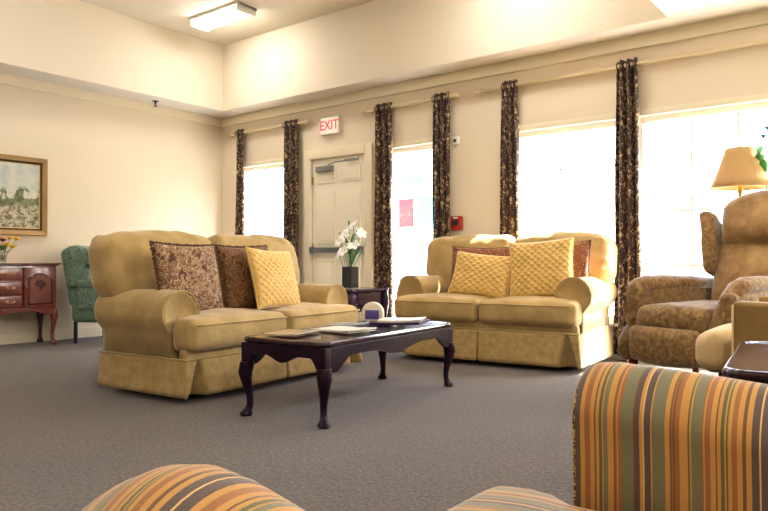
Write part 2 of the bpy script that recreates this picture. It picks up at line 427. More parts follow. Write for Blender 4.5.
# curtain rods and curtains
ZR = 2.42; YR = 5.64
def rod(x0, x1, label, left_end=True, right_end=True):
    r = thing('curtain_rod', label, 'curtain rod', ((x0 + x1) / 2, YR, ZR), 0)
    L = (x1 - x0) / 2; m = MB(); m.sweep([(-L, 0, 0), (L, 0, 0)], .017, 12); m.build('rod_pole', M['rod'], r)
    for s_, ok in ((-1, left_end), (1, right_end)):
        f = MB(); f.lathe([(.017, 0), (.028, .004), (.028, .012), (.018, .02), (.03, .035), (.022, .055), (.004, .062)], 14, X=Matrix.Rotation(s_ * PI / 2, 4, 'Y')); f.build('finial', M['rod'], r, loc=(s_ * L, 0, 0))
        q = MB(); q.box((.02, .09, .025), (0, .05, -.008), .004); q.box((.035, .01, .07), (0, .094, -.01), .003); q.build('rod_bracket', M['rod'], r, loc=(s_ * (L - .04), 0, 0))
rod(-6.80, -5.53, 'cream curtain rod above the narrow window left of the door')
rod(-4.62, -3.52, 'cream curtain rod above the narrow window right of the door')
rod(-3.22, .98, 'long cream curtain rod over the wide windows behind the loveseat')
def curtain(xc, w, wb, nf, label, seed):
    r = thing('curtain', label, 'curtain', (xc, YR, ZR), 0)
    m = MB(); N = nf * 12; K = 26; rings = []
    for k in range(K + 1):
        z = .045 - (2.42) * k / K; tt = k / K
        ww = w + (wb - w) * tt ** .8; row = []
        for i in range(N + 1):
            u = i / N; a = .032 + .006 * tt + .006 * nz(u * 3, tt * 3, 0, 1, seed)
            ph = 2 * PI * nf * u + .5 * nz(u, tt * 2, 1, 1, seed)
            row.append(((u - .5) * ww + .012 * nz(u * 2, tt * 3, 3, 1, seed), a * sin(ph), z))
        rings.append(row)
    m.loft(rings, False, False); m.build('curtain_cloth', M['curtain'], r, solid=.004)
    for j in range(nf * 2):
        g = MB(); x = (j + .0) / (2 * nf) * w - w / 2 + w / (4 * nf) * 0
        g.sweep([(x, .024 * cos(t_), .024 * sin(t_)) for t_ in [2 * PI * i / 12 for i in range(12)]], .005, 6, True); g.build('grommet', M['rodbrown'], r)
curtain(-6.64, .16, .20, 2, 'narrow brown patterned curtain nearest the room corner', 1)
curtain(-5.75, .24, .27, 3, 'brown patterned curtain just left of the white door', 2)
curtain(-4.38, .21, .27, 3, 'brown patterned curtain just right of the white door', 3)
curtain(-3.665, .19, .22, 3, 'brown patterned curtain beside the red alarm box', 4)
curtain(-2.92, .15, .24, 3, 'brown patterned curtain behind the left half of the loveseat', 5)
curtain(-1.853, .16, .25, 3, 'brown patterned curtain between loveseat and recliner', 6)

# exit sign
ex = thing('exit_sign', 'lit white sign with red EXIT letters above the door', 'sign', (-5.155, YB, 2.235))
b = MB(); b.box((.27, .05, .20), (0, -.0255, .10), .006); b.build('sign_box', M['white'], ex)
b = MB(); b.box((.25, .004, .175), (0, -.053, .10), .001); b.build('sign_face', M['exit_face'], ex)
text_mesh('exit_lettering', 'EXIT', .15, M['exit_red'], ex, (0, -.056, .098), (PI / 2, 0, 0), sx=.92)
# alarm box and sensor
al = thing('fire_alarm_box', 'small red fire alarm pull box on the wall above the loveseat', 'alarm', (-3.51, YB, 1.12))
b = MB(); b.box((.115, .045, .135), (0, -.0235, .0675), .008); b.build('alarm_housing', M['red'], al)
b = MB(); b.box((.06, .012, .055), (.0, -.051, .07), .004); b.build('pull_handle', M['dark'], al)
b = MB(); b.box((.055, .003, .012), (.0, -.048, .118), .001); b.build('alarm_plate', M['white'], al)
sn = thing('wall_sensor', 'small white sensor with a dark centre high on the back wall', 'sensor', (-3.53, YB, 1.955))
b = MB(); b.box((.075, .02, .075), (0, -.011, .0375), .005); b.build('sensor_plate', M['white'], sn)
b = MB(); b.lathe([(.016, 0), (.016, .012), (.008, .016)], 12, X=Matrix.Translation((0, -.02, .036)) @ Matrix.Rotation(PI / 2, 4, 'X')); b.build('sensor_eye', M['dark'], sn)
# sprinkler
sp = thing('fire_sprinkler', 'small dark fire sprinkler hanging from the lowered ceiling edge', 'sprinkler', (-6.88, 4.59, ZS))
b = MB(); b.lathe([(.035, 0), (.035, -.006), (.012, -.01), (.01, -.04), (.006, -.045)], 14); b.build('sprinkler_body', M['dark'], sp)
b = MB(); b.lathe([(.002, -.058), (.024, -.058), (.024, -.062), (.002, -.062)], 14); b.sweep([(.012, 0, -.03), (.012, 0, -.058)], .003, 6); b.sweep([(-.012, 0, -.03), (-.012, 0, -.058)], .003, 6); b.build('sprinkler_deflector', M['dark'], sp)

# ceiling lights: the one in view and the rest of the row behind the camera's field
LP = [(-5.82, 4.69), (-2.6, 4.70), (-5.80, 1.9), (-2.6, 1.9), (-5.80, -.9), (-2.6, -.9)]
for i, (x, y) in enumerate(LP):
    r = thing('ceiling_light', 'lit rectangular fluorescent fixture on the raised ceiling' if i == 0 else 'fluorescent fixture on the raised ceiling outside the picture', 'ceiling light', (x, y, ZC), 0, None if i == 0 else 'fluorescent fixtures out of view')
    b = MB(); b.box((.80, .27, .03), (0, 0, -.015), .004); b.box((.03, .25, .085), (-.385, 0, -.045), .006); b.box((.03, .25, .085), (.385, 0, -.045), .006); b.build('fixture_body', M['white'], r)
    prof = [(-.115, -.031), (-.113, -.06), (-.09, -.08), (-.04, -.088), (.04, -.088), (.09, -.08), (.113, -.06), (.115, -.031)]
    d = MB(); d.prism(prof, -.368, .368, 'x'); d.build('diffuser', M['tube'], r, angle=40)

# unseen downlights added in the low east-side ceiling to lift the room's fill
for (x, y) in [(.8, 3.6), (.8, .6), (.8, -2.2)]:
    r = thing('recessed_light', 'round recessed light in the lower ceiling outside the picture', 'ceiling light', (x, y, ZS), 0, 'recessed lights out of view')
    b = MB(); b.lathe([(.10, 0), (.10, -.008), (.075, -.008), (.075, -.002), (.001, -.002)], 24); b.build('light_trim', M['white'], r)
    L = bpy.data.lights.new('downlight_glow', 'AREA'); L.shape = 'DISK'; L.size = .15; L.energy = 45; L.color = (1, .94, .86)
    lo = bpy.data.objects.new('downlight_glow', L); COL.objects.link(lo); lo.parent = r; lo.location = (0, 0, -.02)

# ------------------------------------------------------------------ seating: rolled-arm sofas
def arm_profile(x_in, x_out, zc, r, over, z0=.05, N=22):
    """closed outline (x, z) for the arm on the +x side"""
    cx = (x_in + x_out) / 2 + over
    pts = [(x_in, z0), (x_in, zc - r * .35)]
    a0 = math.acos(max(-1, min(1, (x_in - cx) / r))) if abs(x_in - cx) < r else PI
    a0 = PI + .3
    for i in range(N + 1):
        a = a0 + (-.75 - a0) * i / N
        pts.append((cx + r * cos(a), zc + r * sin(a)))
    pts += [(x_out, zc - r * .95), (x_out, z0)]
    return pts
def rolled_arm(prof, yf, yb, side, wr=.012, seed=0, z0=.05, ny=20):
    cx = sum(p[0] for p in prof) / len(prof); cz = max(p[1] for p in prof) - .14
    m = MB(); rings = []
    ys = [(yf, .045), (yf - .018, .03)]
    ys = [(yf + .0, .86), (yf - .012, .93), (yf - .002, .985), (yf + .02, 1.0)] + [(yf + .02 + (yb - yf - .02) * k / ny, 1.0) for k in range(1, ny + 1)]
    for y, s_ in ys:
        ring = []
        for (x, z) in prof:
            zz = cz + (z - cz) * (s_ if z > cz - .2 else 1); xx = cx + (x - cx) * s_
            t_ = max(0, min(1, (z - .42) / .12))
            dn = wr * nz(xx * 2, y * 1.3, zz * 2.5, 3, seed) * t_
            fold = .008 * t_ * math.exp(-((y - yf - .09) / .10) ** 2) * sin(18 * math.atan2(z - cz, x - cx) + 6 * y + 2 * nz(x, y, z, 3, seed))
            L_ = math.hypot(xx - cx, zz - cz) + 1e-6
            q = dn + fold
            ring.append((side * (xx + (xx - cx) / L_ * q), y, zz + (zz - cz) / L_ * q))
        rings.append(ring)
    return m.loft(rings)

def cushion(W_, D_, H_, T=0, inner=0, side=0, seed=0, crown=.03, wr=.010):
    """seat cushion; with side=+-1 its front part sticks out past the arm"""
    def fn(x, y, z):
        u = x / (W_ / 2); v = y / (D_ / 2)
        zz = z + (crown if z > 0 else crown * .3) * (1 - min(1, abs(u)) ** 2.5) * (1 - min(1, abs(v)) ** 2.5) * (1 if z > 0 else -1)
        yy = y
        if v < 0: yy -= .022 * (1 - (z / (H_ / 2)) ** 2) * (1 - abs(u) ** 4)
        xx = x
        if T and side and x * side > inner and y > -D_ / 2 + T:
            k = min(1, (y + D_ / 2 - T) / .03); xx = side * (abs(x) + (inner - abs(x)) * k)
        n_ = wr * nz(x, y * .7, z, 5, seed) + .4 * wr * nz(x, y, z, 14, seed)
        f_ = .005 * sin(60 * x + 14 * z + 3 * nz(x, 0, z, 6, seed)) * math.exp(-((v + 1) / .25) ** 2) * max(0, -side * u if side else 0)
        return (xx, yy - n_ * (1 if v < -.8 else 0) + f_, zz + n_ * (1 if z > 0 else .3))
    m = MB(); m.soft((W_, D_, H_), .048, n=(16, 16, 3), m=4, fn=fn); return m

def sofa(W_, loc, rz, label, seed, dz=0, D_=.88, bk=0):
    h = W_ / 2
    r = thing('loveseat', label, 'sofa', loc, rz, None)
    G = M['gold']; zs = .288 - dz * .7
    b = MB(); b.box((W_ - .13, D_ - .17, zs - .02), (0, .02, zs / 2 + .0), .01); b.build('base_frame', M['under'], r)  # dark box reaches low to stand in for shade below the skirt
    b = MB(); b.soft((W_ + .0, .06, .09), .02, (0, -D_ / 2 + .045, zs + .015), (12, 2, 2)); b.build('front_rail', G, r)
    # skirt with pleats
    def offs(s_, ps, tz):
        o_ = 0
        for p, w, dp in ps:
            d = abs(s_ - p); ww = w * (.18 + .82 * tz)
            if d < ww: o_ = max(o_, dp * tz ** .5 * min(1, 1.6 * (1 - d / ww)))
        return o_
    m = MB(); rows = []
    K = 8
    per = [(-h, D_ / 2, -h, -D_ / 2), (-h, -D_ / 2, h, -D_ / 2), (h, -D_ / 2, h, D_ / 2)]
    tot0 = D_; tot1 = D_ + W_
    S_ = D_ * 2 + W_; N = 460
    ps = [(D_ + .085, .075, .10), (D_ + W_ - .085, .075, .10), (D_ + W_ / 2, .016, .05)]
    for k in range(K + 1):
        tz = k / K; z = zs - (zs - .045) * tz; row = []
        fl = .008 + .026 * tz
        for i in range(N + 1):
            s_ = S_ * i / N
            o_ = offs(s_, ps, tz); wv = .004 * tz * nz(s_, 0, tz, 5, seed)
            q = fl - o_ + wv
            if s_ <= tot0: x, y = -h - q, D_ / 2 - .02 - s_ * (1 + (fl - .02) / D_)
            elif s_ <= tot1: x, y = -h + (s_ - tot0), -D_ / 2 - q; x *= (1 + fl / h)
            else: x, y = h + q, -D_ / 2 - fl + (s_ - tot1) * (1 + (fl - .02) / D_)
            row.append((x, y, z))
        rows.append(row)
    m.loft(rows, False, False); m.build('skirt', M['skirt'], r, solid=.006)
    m = MB(); m.sweep([(-h - .012, D_ / 2, zs), (-h - .012, -D_ / 2 - .012, zs), (h + .012, -D_ / 2 - .012, zs), (h + .012, D_ / 2, zs)], .006, 6); m.build('skirt_seam', G, r)
    # arms
    xi, xo = h - .17, h
    prof = arm_profile(xi, xo, .560 - dz * 1.1, .132, .015, zs - .03)
    for s_ in (-1, 1):
        a = rolled_arm(prof, -D_ / 2 + .14, D_ / 2 - .02, s_, seed=seed + s_).build('arm', G, r)
        pp = [(s_ * x, -D_ / 2 + .132, z) for x, z in prof[1:-1]]
        q = MB(); q.sweep(pp, .006, 6); q.build('arm_piping', G, a)
        q = MB(); q.soft((.165, D_ - .2, .27), .02, (s_ * (h - .085), .05, zs + .11), (2, 6, 3)); q.build('arm_panel', G, r)
    # seat cushions
    cw = h - .004
    for s_ in (-1, 1):
        c_ = cushion(cw, .66, .185, T=.165, inner=cw / 2 - .18, side=s_, seed=seed + 5 * s_).build('seat_cushion', G, r, loc=(s_ * h / 2, -D_ / 2 + .295, .425 - dz * .8))
        q = MB(); pth = []
        for i in range(13): pth.append((-cw / 2 + .03 + (cw - .06) * i / 12, -.33 - .018, .062))
        q.sweep(pth, .006, 6); q.build('cushion_piping', G, c_)
    # back
    lean = rad(-12 if bk > .05 else -8)
    bm = MB()
    def fb(x, y, z):
        t_ = (z + .36) / .72
        return (x * (.86 + .14 * min(1, t_ * 1.3) ** 2), y, z)
    bm.soft((W_ + .02, .11, .74), .05, n=(10, 2, 8), fn=fb); bm.build('back_frame', G, r, loc=(0, D_ / 2 - .06 + bk, .64 - dz * .5), rot=(lean, 0, 0))
    for s_ in (-1, 1):
        bw = h + .075
        def fc(x, y, z, s_=s_):
            t_ = (z + .275) / .55; u = x / (bw / 2)
            xo_ = x
            if x * s_ > 0: k_ = max(0, min(1, 1 - t_ / .50)); k_ = k_ * k_ * (3 - 2 * k_); xo_ = x * (1 - .26 * k_)   # narrows down between the arms
            bulge = .05 * (1 - min(1, abs(u)) ** 2) * (1 - min(1, abs(2 * t_ - 1)) ** 2)
            zz = z - .05 * max(0, u * s_) ** 5 * max(0, (t_ - .4) / .6) ** 1.5 - .012 * u * u
            n_ = .014 * nz(x, y, z, 5, seed + s_) + .007 * nz(x, y, z * 2, 11, seed)
            lump = .004 * sin(50 * z + 20 * x) * max(0, -.2 - u * s_ * -1) * (1 - t_)
            return (xo_, y - (bulge if y < 0 else 0) - n_ + lump, zz + n_)
        q = MB(); q.soft((bw, .25, .60), .085, n=(14, 3, 14), m=5, fn=fc)
        c_ = q.build('back_cushion', G, r, loc=(s_ * (bw / 2 + .004), D_ / 2 - .145 + bk, .755 - dz * .9), rot=(lean, 0, 0))
    return r
SOFA1 = dict(loc=(-3.69, 3.145, 0), rz=rad(94.5))
SOFA2 = dict(loc=(-2.73, 5.11, 0), rz=rad(4.8))
sofa(1.63, SOFA1['loc'], SOFA1['rz'], 'gold skirted two-seat sofa on the left with brown patterned pillows', 1, .05, .79, .07)
sofa(1.55, SOFA2['loc'], SOFA2['rz'], 'gold skirted loveseat under the wide windows facing the coffee table', 2, 0, .88, .015)

# ------------------------------------------------------------------ throw pillows
def pillow_mesh(w, h, t, smock=0, seed=0, N=40, r0=0):
    m = MB(); vs = []; fs = []
    def P(i, j, s_):
        u = -1 + 2 * i / N; v = -1 + 2 * j / N
        x = u * w / 2 * (1 - .07 * (1 - v * v) * 1.0 + .0); y = v * h / 2 * (1 - .07 * (1 - u * u))
        th = t / 2 * ((1 - u * u) ** .5 * (1 - v * v) ** .5) ** .75
        if smock and s_ > 0:
            a = abs(sin(PI * (u + v) * smock)) ; b = abs(sin(PI * (u - v) * smock))
            e = min(1, (1 - u * u) * 5) * min(1, (1 - v * v) * 5)
            th += e * (.014 * (min(a, b)) ** .6 - .004)
        th += (.008 * nz(u, v, s_, 2.2, seed) + .004 * nz(u, v, s_, 6, seed)) * (1 - max(abs(u), abs(v)) ** 8)
        return (x, -s_ * th, y)
    for s_ in (1, -1):
        k = len(vs)
        for i in range(N + 1):
            for j in range(N + 1): vs.append(P(i, j, s_))
        for i in range(N):
            for j in range(N):
                q = [k + i * (N + 1) + j, k + (i + 1) * (N + 1) + j, k + (i + 1) * (N + 1) + j + 1, k + i * (N + 1) + j + 1]
                fs.append(q if s_ > 0 else q[::-1])
    return m.add(vs, fs)
def pillow_edge(w, h, amp=.0, rr=.006, freq=40):
    pts = []
    N = 26
    def e(u, v): return (u * w / 2 * (1 - .07 * (1 - v * v)), 0, v * h / 2 * (1 - .07 * (1 - u * u)))
    for k in range(N): pts.append(e(-1 + 2 * k / N, -1))
    for k in range(N): pts.append(e(1, -1 + 2 * k / N))
    for k in range(N): pts.append(e(1 - 2 * k / N, 1))
    for k in range(N): pts.append(e(-1, 1 - 2 * k / N))
    return pts
M['pais1'] = paisley('tan_brown_paisley', [hexc(76, 44, 30), hexc(150, 108, 72), hexc(92, 56, 38), hexc(206, 178, 140), hexc(84, 50, 36), hexc(176, 138, 92), hexc(80, 46, 32)] * 2, 11)
M['pais2'] = paisley('dark_brown_paisley', [hexc(70, 40, 22), hexc(124, 88, 50), hexc(84, 50, 28), hexc(160, 122, 72), hexc(74, 42, 26)] * 2, 15)
M['pais3'] = paisley('red_brown_paisley', [hexc(92, 46, 30), hexc(150, 98, 66), hexc(104, 52, 34), hexc(180, 130, 88), hexc(90, 44, 30)] * 2, 14)
M['fringe'] = plain('brown_fringe', hexc(88, 52, 32), .8, bump=.4, bscale=200)
def pillow(label, mat, emat, w, h, t, base, lx, ly, lz, tilt, yaw, roll=0, smock=0, seed=0, ruffle=False, group=None):
    """placed in the frame of a sofa: lx along it, ly front to back, lz height of its lower edge"""
    B = Matrix.Translation(base['loc']) @ Matrix.Rotation(base['rz'], 4, 'Z')
    X = B @ Matrix.Translation((lx, ly, lz)) @ Matrix.Rotation(rad(yaw), 4, 'Z') @ Matrix.Rotation(rad(tilt), 4, 'X') @ Matrix.Rotation(rad(roll), 4, 'Y') @ Matrix.Translation((0, 0, h / 2))
    r = thing('throw_pillow', label, 'pillow', X.translation, 0, group)
    r.rotation_euler = X.to_euler()
    pillow_mesh(w, h, t, smock, seed, 64 if smock else 32).build('pillow_body', mat, r)
    pts = pillow_edge(w, h)
    q = MB()
    if ruffle:
        A = []; Bp = []
        n = len(pts)
        dense = []
        for i in range(n):
            a = Vector(pts[i]); b = Vector(pts[(i + 1) % n])
            for k in range(3): dense.append(a.lerp(b, k / 3))
        for i, p in enumerate(dense + dense[:1]):
            d = p.normalized(); A.append(tuple(p * .985)); Bp.append(tuple(p + d * (.014 + .004 * sin(i * 1.9)) + Vector((0, .006 * sin(i * 1.3), 0))))
        q.loft([A, Bp], False, False); q.build('ruffle', emat, r, solid=.004)
    else:
        q.sweep(pts, .005, 6, True); q.build('pillow_piping', emat, r)
    return r
ST = .52
# left sofa (its local x runs toward the windows; local +y is its back)
pillow('large tan and brown paisley pillow leaning on the left seat of the left sofa', M['pais1'], M['fringe'], .50, .46, .14, SOFA1, -.52, -.12, ST - .045, -14, 0, 1, seed=1, ruffle=True)
pillow('dark brown paisley pillow half hidden behind the gold smocked pillow on the left sofa', M['pais2'], M['fringe'], .50, .45, .12, SOFA1, .05, -.07, ST - .035, -14, 0, -1, seed=2, ruffle=True)
pillow('gold diamond-smocked pillow on the left sofa in front of a dark paisley one', M['gold_pillow'], M['gold_pillow'], .48, .43, .12, SOFA1, .14, -.235, ST - .035, -17, 5, 3, smock=4.2, seed=3)
# loveseat
pillow('red-brown patterned pillow behind the half-smocked gold pillow on the loveseat', M['pais3'], M['fringe'], .58, .43, .10, SOFA2, -.20, -.03, ST, -13, 0, 1, seed=4, ruffle=False)
pillow('smaller gold half-smocked pillow slumped on the left seat of the loveseat', M['gold_pillow'], M['gold_pillow'], .54, .38, .12, SOFA2, -.13, -.19, ST, -20, 4, 6, smock=3.8, seed=5)
pillow('big gold diamond-smocked pillow in the middle of the loveseat', M['gold_pillow'], M['gold_pillow'], .52, .48, .13, SOFA2, .425, -.20, ST, -15, 4, -5, smock=4.4, seed=6)
pillow('red-brown patterned pillow sticking out right of the big smocked pillow', M['pais3'], M['fringe'], .46, .45, .10, SOFA2, .53, -.05, ST + .01, -13, 0, -3, seed=7, ruffle=False)

# ------------------------------------------------------------------ cabriole furniture
def cabriole(H, dx, dy, k=1.0, seg=14):
    """leg whose foot stands under (0,0); knee bows toward (dx,dy)"""
    d = Vector((dx, dy, 0)).normalized()
    prof = [(1.0, .034, .000), (.92, .036, .004), (.80, .034, .010), (.66, .027, .006), (.50, .021, -.004), (.34, .017, -.012), (.20, .016, -.012), (.12, .019, -.004), (.07, .028, .004), (.035, .031, .006), (.02, .026, .004), (0, .025, .004)]
    rings = []
    for t_, r_, o_ in prof:
        c_ = d * (o_ * k)
        rings.append([(c_.x + r_ * k * cos(2 * PI * i / seg), c_.y + r_ * k * sin(2 * PI * i / seg), t_ * H) for i in range(seg)])
    m = MB(); m.loft(rings); return m
def crust_outline(w, d, cut=.055, wav=.006, N=30):
    """table top outline with clipped scalloped corners"""
    pts = []
    hw_, hd = w / 2, d / 2
    cs_ = [((hw_, hd - cut), (hw_ - cut, hd)), ((-hw_ + cut, hd), (-hw_, hd - cut)), ((-hw_, -hd + cut), (-hw_ + cut, -hd)), ((hw_ - cut, -hd), (hw_, -hd + cut))]
    for i, (a, b) in enumerate(cs_):
        a = Vector(a); b = Vector(b); n_ = Vector((b.y - a.y, -(b.x - a.x))).normalized()
        if n_.dot(a + b) < 0: n_ = -n_
        for k in range(13):
            t_ = k / 12; p = a.lerp(b, t_) + n_ * (wav * abs(sin(PI * 3 * t_)) + .012 * sin(PI * t_)); pts.append((p.x, p.y))
        c_ = Vector(cs_[(i + 1) % 4][0]); n2 = None
        e_ = (c_ - b); nn_ = Vector((e_.y, -e_.x)).normalized()
        if nn_.dot(b + c_) < 0: nn_ = -nn_
        Lk = max(4, int(e_.length / .035))
        for k in range(1, Lk):
            t_ = k / Lk; p = b + e_ * t_; edge = min(t_, 1 - t_) * e_.length
            p = p + nn_ * (.004 * (sin(PI * edge / .035) if edge < .14 else 0)); pts.append((p.x, p.y))
    return pts
def qa_table(name, label, cat, loc, rz, w, d, H, top_mat, mat, apron_h=.085, leg_k=1.0, inset=.05):
    r = thing(name, label, cat, loc, rz)
    o_ = crust_outline(w, d)
    rings = []
    for s_, z in ((.965, H - .030), (.985, H - .028), (1.0, H - .018), (1.0, H - .010), (.992, H - .002), (.975, H), (.955, H - .004), (.94, H - .005)):
        rings.append([((x - (0)) * (1 - (1 - s_) * .5 / (w / .9)) if 0 else x - math.copysign((1 - s_) * .45, x) * (1 if abs(x) > .05 else abs(x) / .05), y - math.copysign((1 - s_) * .45, y) * (1 if abs(y) > .05 else abs(y) / .05), z) for x, y in o_])
    m = MB(); m.loft(rings); m.build('tabletop', top_mat, r, angle=50)
    lw, ld = w / 2 - inset, d / 2 - inset
    zb = H - .03
    for (L_, off, ax) in ((2 * lw, -ld, 'y'), (2 * lw, ld, 'y'), (2 * ld, -lw, 'x'), (2 * ld, lw, 'x')):
        low = scallop(L_ + .046, -apron_h, -apron_h * .42)
        off += math.copysign(.012, off); pts = [(x, zb + z) for x, z in low] + [(L_ / 2 + .023, zb), (-L_ / 2 - .023, zb)]
        m = MB(); m.prism(pts, off - .011, off + .011, ax); m.build('apron', mat, r, smooth=False, bevel=.002)
    for sx in (-1, 1):
        for sy in (-1, 1):
            m = cabriole(H - .03 - apron_h * .8, sx, sy, leg_k); m.box((.044 * leg_k, .044 * leg_k, apron_h * .9), (0, 0, H - .03 - apron_h * .5), .008)
            m.build('leg', mat, r, loc=(sx * lw, sy * ld, 0), angle=50)
    return r
CT = dict(loc=(-2.592, 3.095, 0), rz=rad(5.5))
CH = .415
qa_table('coffee_table', 'dark glossy mahogany coffee table with curved legs between the sofas', 'coffee table', CT['loc'], CT['rz'], 0.56, 1.38, CH, M['mahog_top'], M['mahog'], .125, 1.12, .028)

def on_table(name, label, cat, mat, lx, ly, w, h, t, rot, z, group=None, pages=True):
    X = Matrix.Translation(CT['loc']) @ Matrix.Rotation(CT['rz'], 4, 'Z')
    p = X @ Vector((lx, ly, z))
    r = thing(name, label, cat, p, CT['rz'] + rad(rot), group)
    def fc(x, y, z_): return (x, y, z_ + .004 * max(0, x / w + .2) ** 2 * 4)
    if pages:
        m = MB(); m.soft((w * .98, h * .98, t * .7), .0009, (0, 0, t * .45), (4, 4, 1), 1, fc); m.build('pages', M['paper'], r)
        m = MB(); m.soft((w, h, t * .22), .0005, (0, 0, t * .92), (4, 4, 1), 1, fc); m.soft((w, h, t * .1), .0003, (0, 0, t * .05), (4, 4, 1), 1); m.build('cover', mat, r)
    else:
        m = MB(); m.soft((w, h, t), .0008, (0, 0, t / 2), (4, 4, 1), 1, fc); m.build('sheet', mat, r)
zt = CH + .0015
on_table('magazine', 'tan-covered magazine at the near end of the coffee table', 'magazine', M['cover_tan'], -.13, -.45, .21, .28, .008, 8, zt)
on_table('magazine', 'open white magazine spread in the middle of the coffee table', 'magazine', M['paper'], 0.0, -.15, .30, .24, .009, -8, zt)
on_table('magazine', 'pale grey magazine on the left side of the coffee table', 'magazine', M['cover_grey'], -.165, .12, .18, .24, .008, 3, zt)
on_table('magazine', 'white topped magazine stacked on the plum folder on the coffee table', 'magazine', M['paper'], 0.06, .40, .28, .24, .012, 22, zt + .0155)
on_table('folder', 'dark plum folder lying under a white magazine at the coffee table far end', 'folder', M['cover_plum'], 0.05, .40, .32, .27, .014, 14, zt, pages=False)

# end table in the corner between the sofas, with vase of lilies
et = thing('end_table', 'dark plum end table with drawer and carved corners between the two sofas', 'side table', (-4.05, 4.66, 0), rad(2))
EH = .575; ew, ed = .60, .56
m = MB(); m.loft([[(x * s_, y * s_, z) for x, y in crust_outline(ew, ed, .05)] for s_, z in ((.96, EH - .028), (1, EH - .018), (1, EH - .006), (.985, EH), (.95, EH - .002))]); m.build('tabletop', M['plum'], et, angle=50)
m = MB(); m.box((ew - .08, ed - .08, .17), (0, 0, EH - .028 - .085), .006); m.build('case', M['plum'], et)
m = MB(); m.box((ew - .18, .016, .12), (0, -ed / 2 + .034, EH - .11), .006); dd = m.build('drawer', M['plum'], et)
m = MB(); m.ball((.014, .014, .014), (0, -ed / 2 + .014, EH - .11), 10); m.build('drawer_knob', M['brass'], dd)
for sx in (-1, 1):
    for sy in (-1, 1):
        m = cabriole(EH - .03, sx, sy, 1.0); m.build('leg', M['plum'], et, loc=(sx * (ew / 2 - .045), sy * (ed / 2 - .045), 0))
        m = MB(); m.ball((.020, .020, .05), (0, 0, EH - .10), 10); m.ball((.024, .024, .02), (0, 0, EH - .045), 10); m.build('corner_carving', M['mahog_top'], et, loc=(sx * (ew / 2 - .035), sy * (ed / 2 - .035), 0))
m = MB(); m.box((ew - .12, ed - .12, .02), (0, 0, .16), .004); m.build('lower_shelf', M['plum'], et)
VX, VY = -4.03, 4.70
vs = thing('flower_vase', 'tall black square vase on the end table holding white lilies', 'vase', (VX, VY, EH + .0015))
m = MB(); m.loft([[(s_ * a, s_ * b, z) for a, b in ((-1, -1), (1, -1), (1, 1), (-1, 1))] for s_, z in ((.050, 0), (.054, .004), (.054, .19), (.050, .192), (.046, .19), (.046, .02))]); m.build('vase_body', M['black_gloss'], vs, smooth=False, bevel=.002)
def petal(m, X, L, w, curl):
    rows = []
    for i in range(8):
        t_ = i / 7; hw2 = w * sin(PI * min(1, t_ * .93 + .05)) ** .8 / 2; a = t_ * curl
        cx_ = L * t_ * cos(a * .6); cz_ = L * t_ * (.5 - .7 * t_ * curl * .4)
        rows.append([(cx_, v_ * hw2, cz_ + abs(v_) * hw2 * .25) for v_ in (-1, -.5, 0, .5, 1)])
    m.loft(rows, False, False, X)
def stem_path(a, b, bend):
    a = Vector(a); b = Vector(b); mid = (a + b) / 2 + Vector(bend)
    return [tuple(a * (1 - t_) ** 2 + mid * 2 * t_ * (1 - t_) + b * t_ ** 2) for t_ in [i / 6 for i in range(7)]]
bq = thing('lily_bouquet', 'bunch of white lilies with green leaves standing in the black vase', 'flowers', (VX, VY, EH + .16))
random.seed(11)
heads = [(-.09, -.03, .25), (-.02, -.05, .30), (.05, -.02, .22), (.0, -.08, .16), (-.05, .05, .36), (.07, .05, .33), (.02, .02, .40), (-.12, .0, .15)]
for i, hd_ in enumerate(heads):
    m = MB(); m.sweep(stem_path((random.uniform(-.02, .02), random.uniform(-.02, .02), -.10), hd_, (hd_[0] * .4, 0, .05)), .003, 6); st_ = m.build('stem', M['stem'], bq)
    m = MB(); d = Vector((hd_[0] + .3 * random.uniform(-1, 1) * .3, hd_[1] - .10, .12)).normalized()
    Q = Matrix.Translation(hd_) @ d.to_track_quat('Z', 'Y').to_matrix().to_4x4()
    for k in range(6): petal(m, Q @ Matrix.Rotation(k * PI / 3, 4, 'Z'), .085, .042, 1.2)
    m.build('lily_flower', M['petal_w'], bq, solid=.0015)
for i in range(16):
    a = random.uniform(0, 2 * PI); L_ = random.uniform(.14, .26)
    m = MB(); X = Matrix.Translation((0, 0, random.uniform(.0, .18))) @ Matrix.Rotation(a, 4, 'Z') @ Matrix.Rotation(-rad(random.uniform(25, 60)), 4, 'Y')
    petal(m, X, L_, .026, .7); m.build('leaf', M['leaf'], bq, solid=.001)
m = MB(); m.sweep(stem_path((0, 0, -.05), (.17, .03, .26), (.02, 0, .04)), .003, 5); m.sweep(stem_path((0, 0, -.05), (-.11, -.02, .32), (-.02, 0, .05)), .003, 5); m.sweep(stem_path((0, 0, -.05), (-.0, -.02, .42), (-.01, 0, .05)), .0035, 5)
for q_ in ((-.11, -.02, .33), (.0, -.02, .43)): m.ball((.010, .010, .03), q_, 8)
m.build('bud_stem', M['leaf'], bq)
# arched cream holder on the far left corner of the coffee table
af = thing('card_holder', 'small arched cream holder with a violet panel on the coffee table far corner', 'holder', (-2.855, 3.56, CH + .001), rad(24))
pts = [(-.075, .0), (.075, .0)] + [(.075 * cos(a), .05 + .075 * sin(a)) for a in [PI * i / 16 for i in range(17)]]
m = MB(); m.prism(pts, -.02, .02, 'y'); m.build('arched_board', M['cream'], af, angle=40, bevel=.004)
m = MB(); m.box((.095, .004, .06), (0, -.0225, .042), .001); m.build('violet_panel', M['violet'], af)

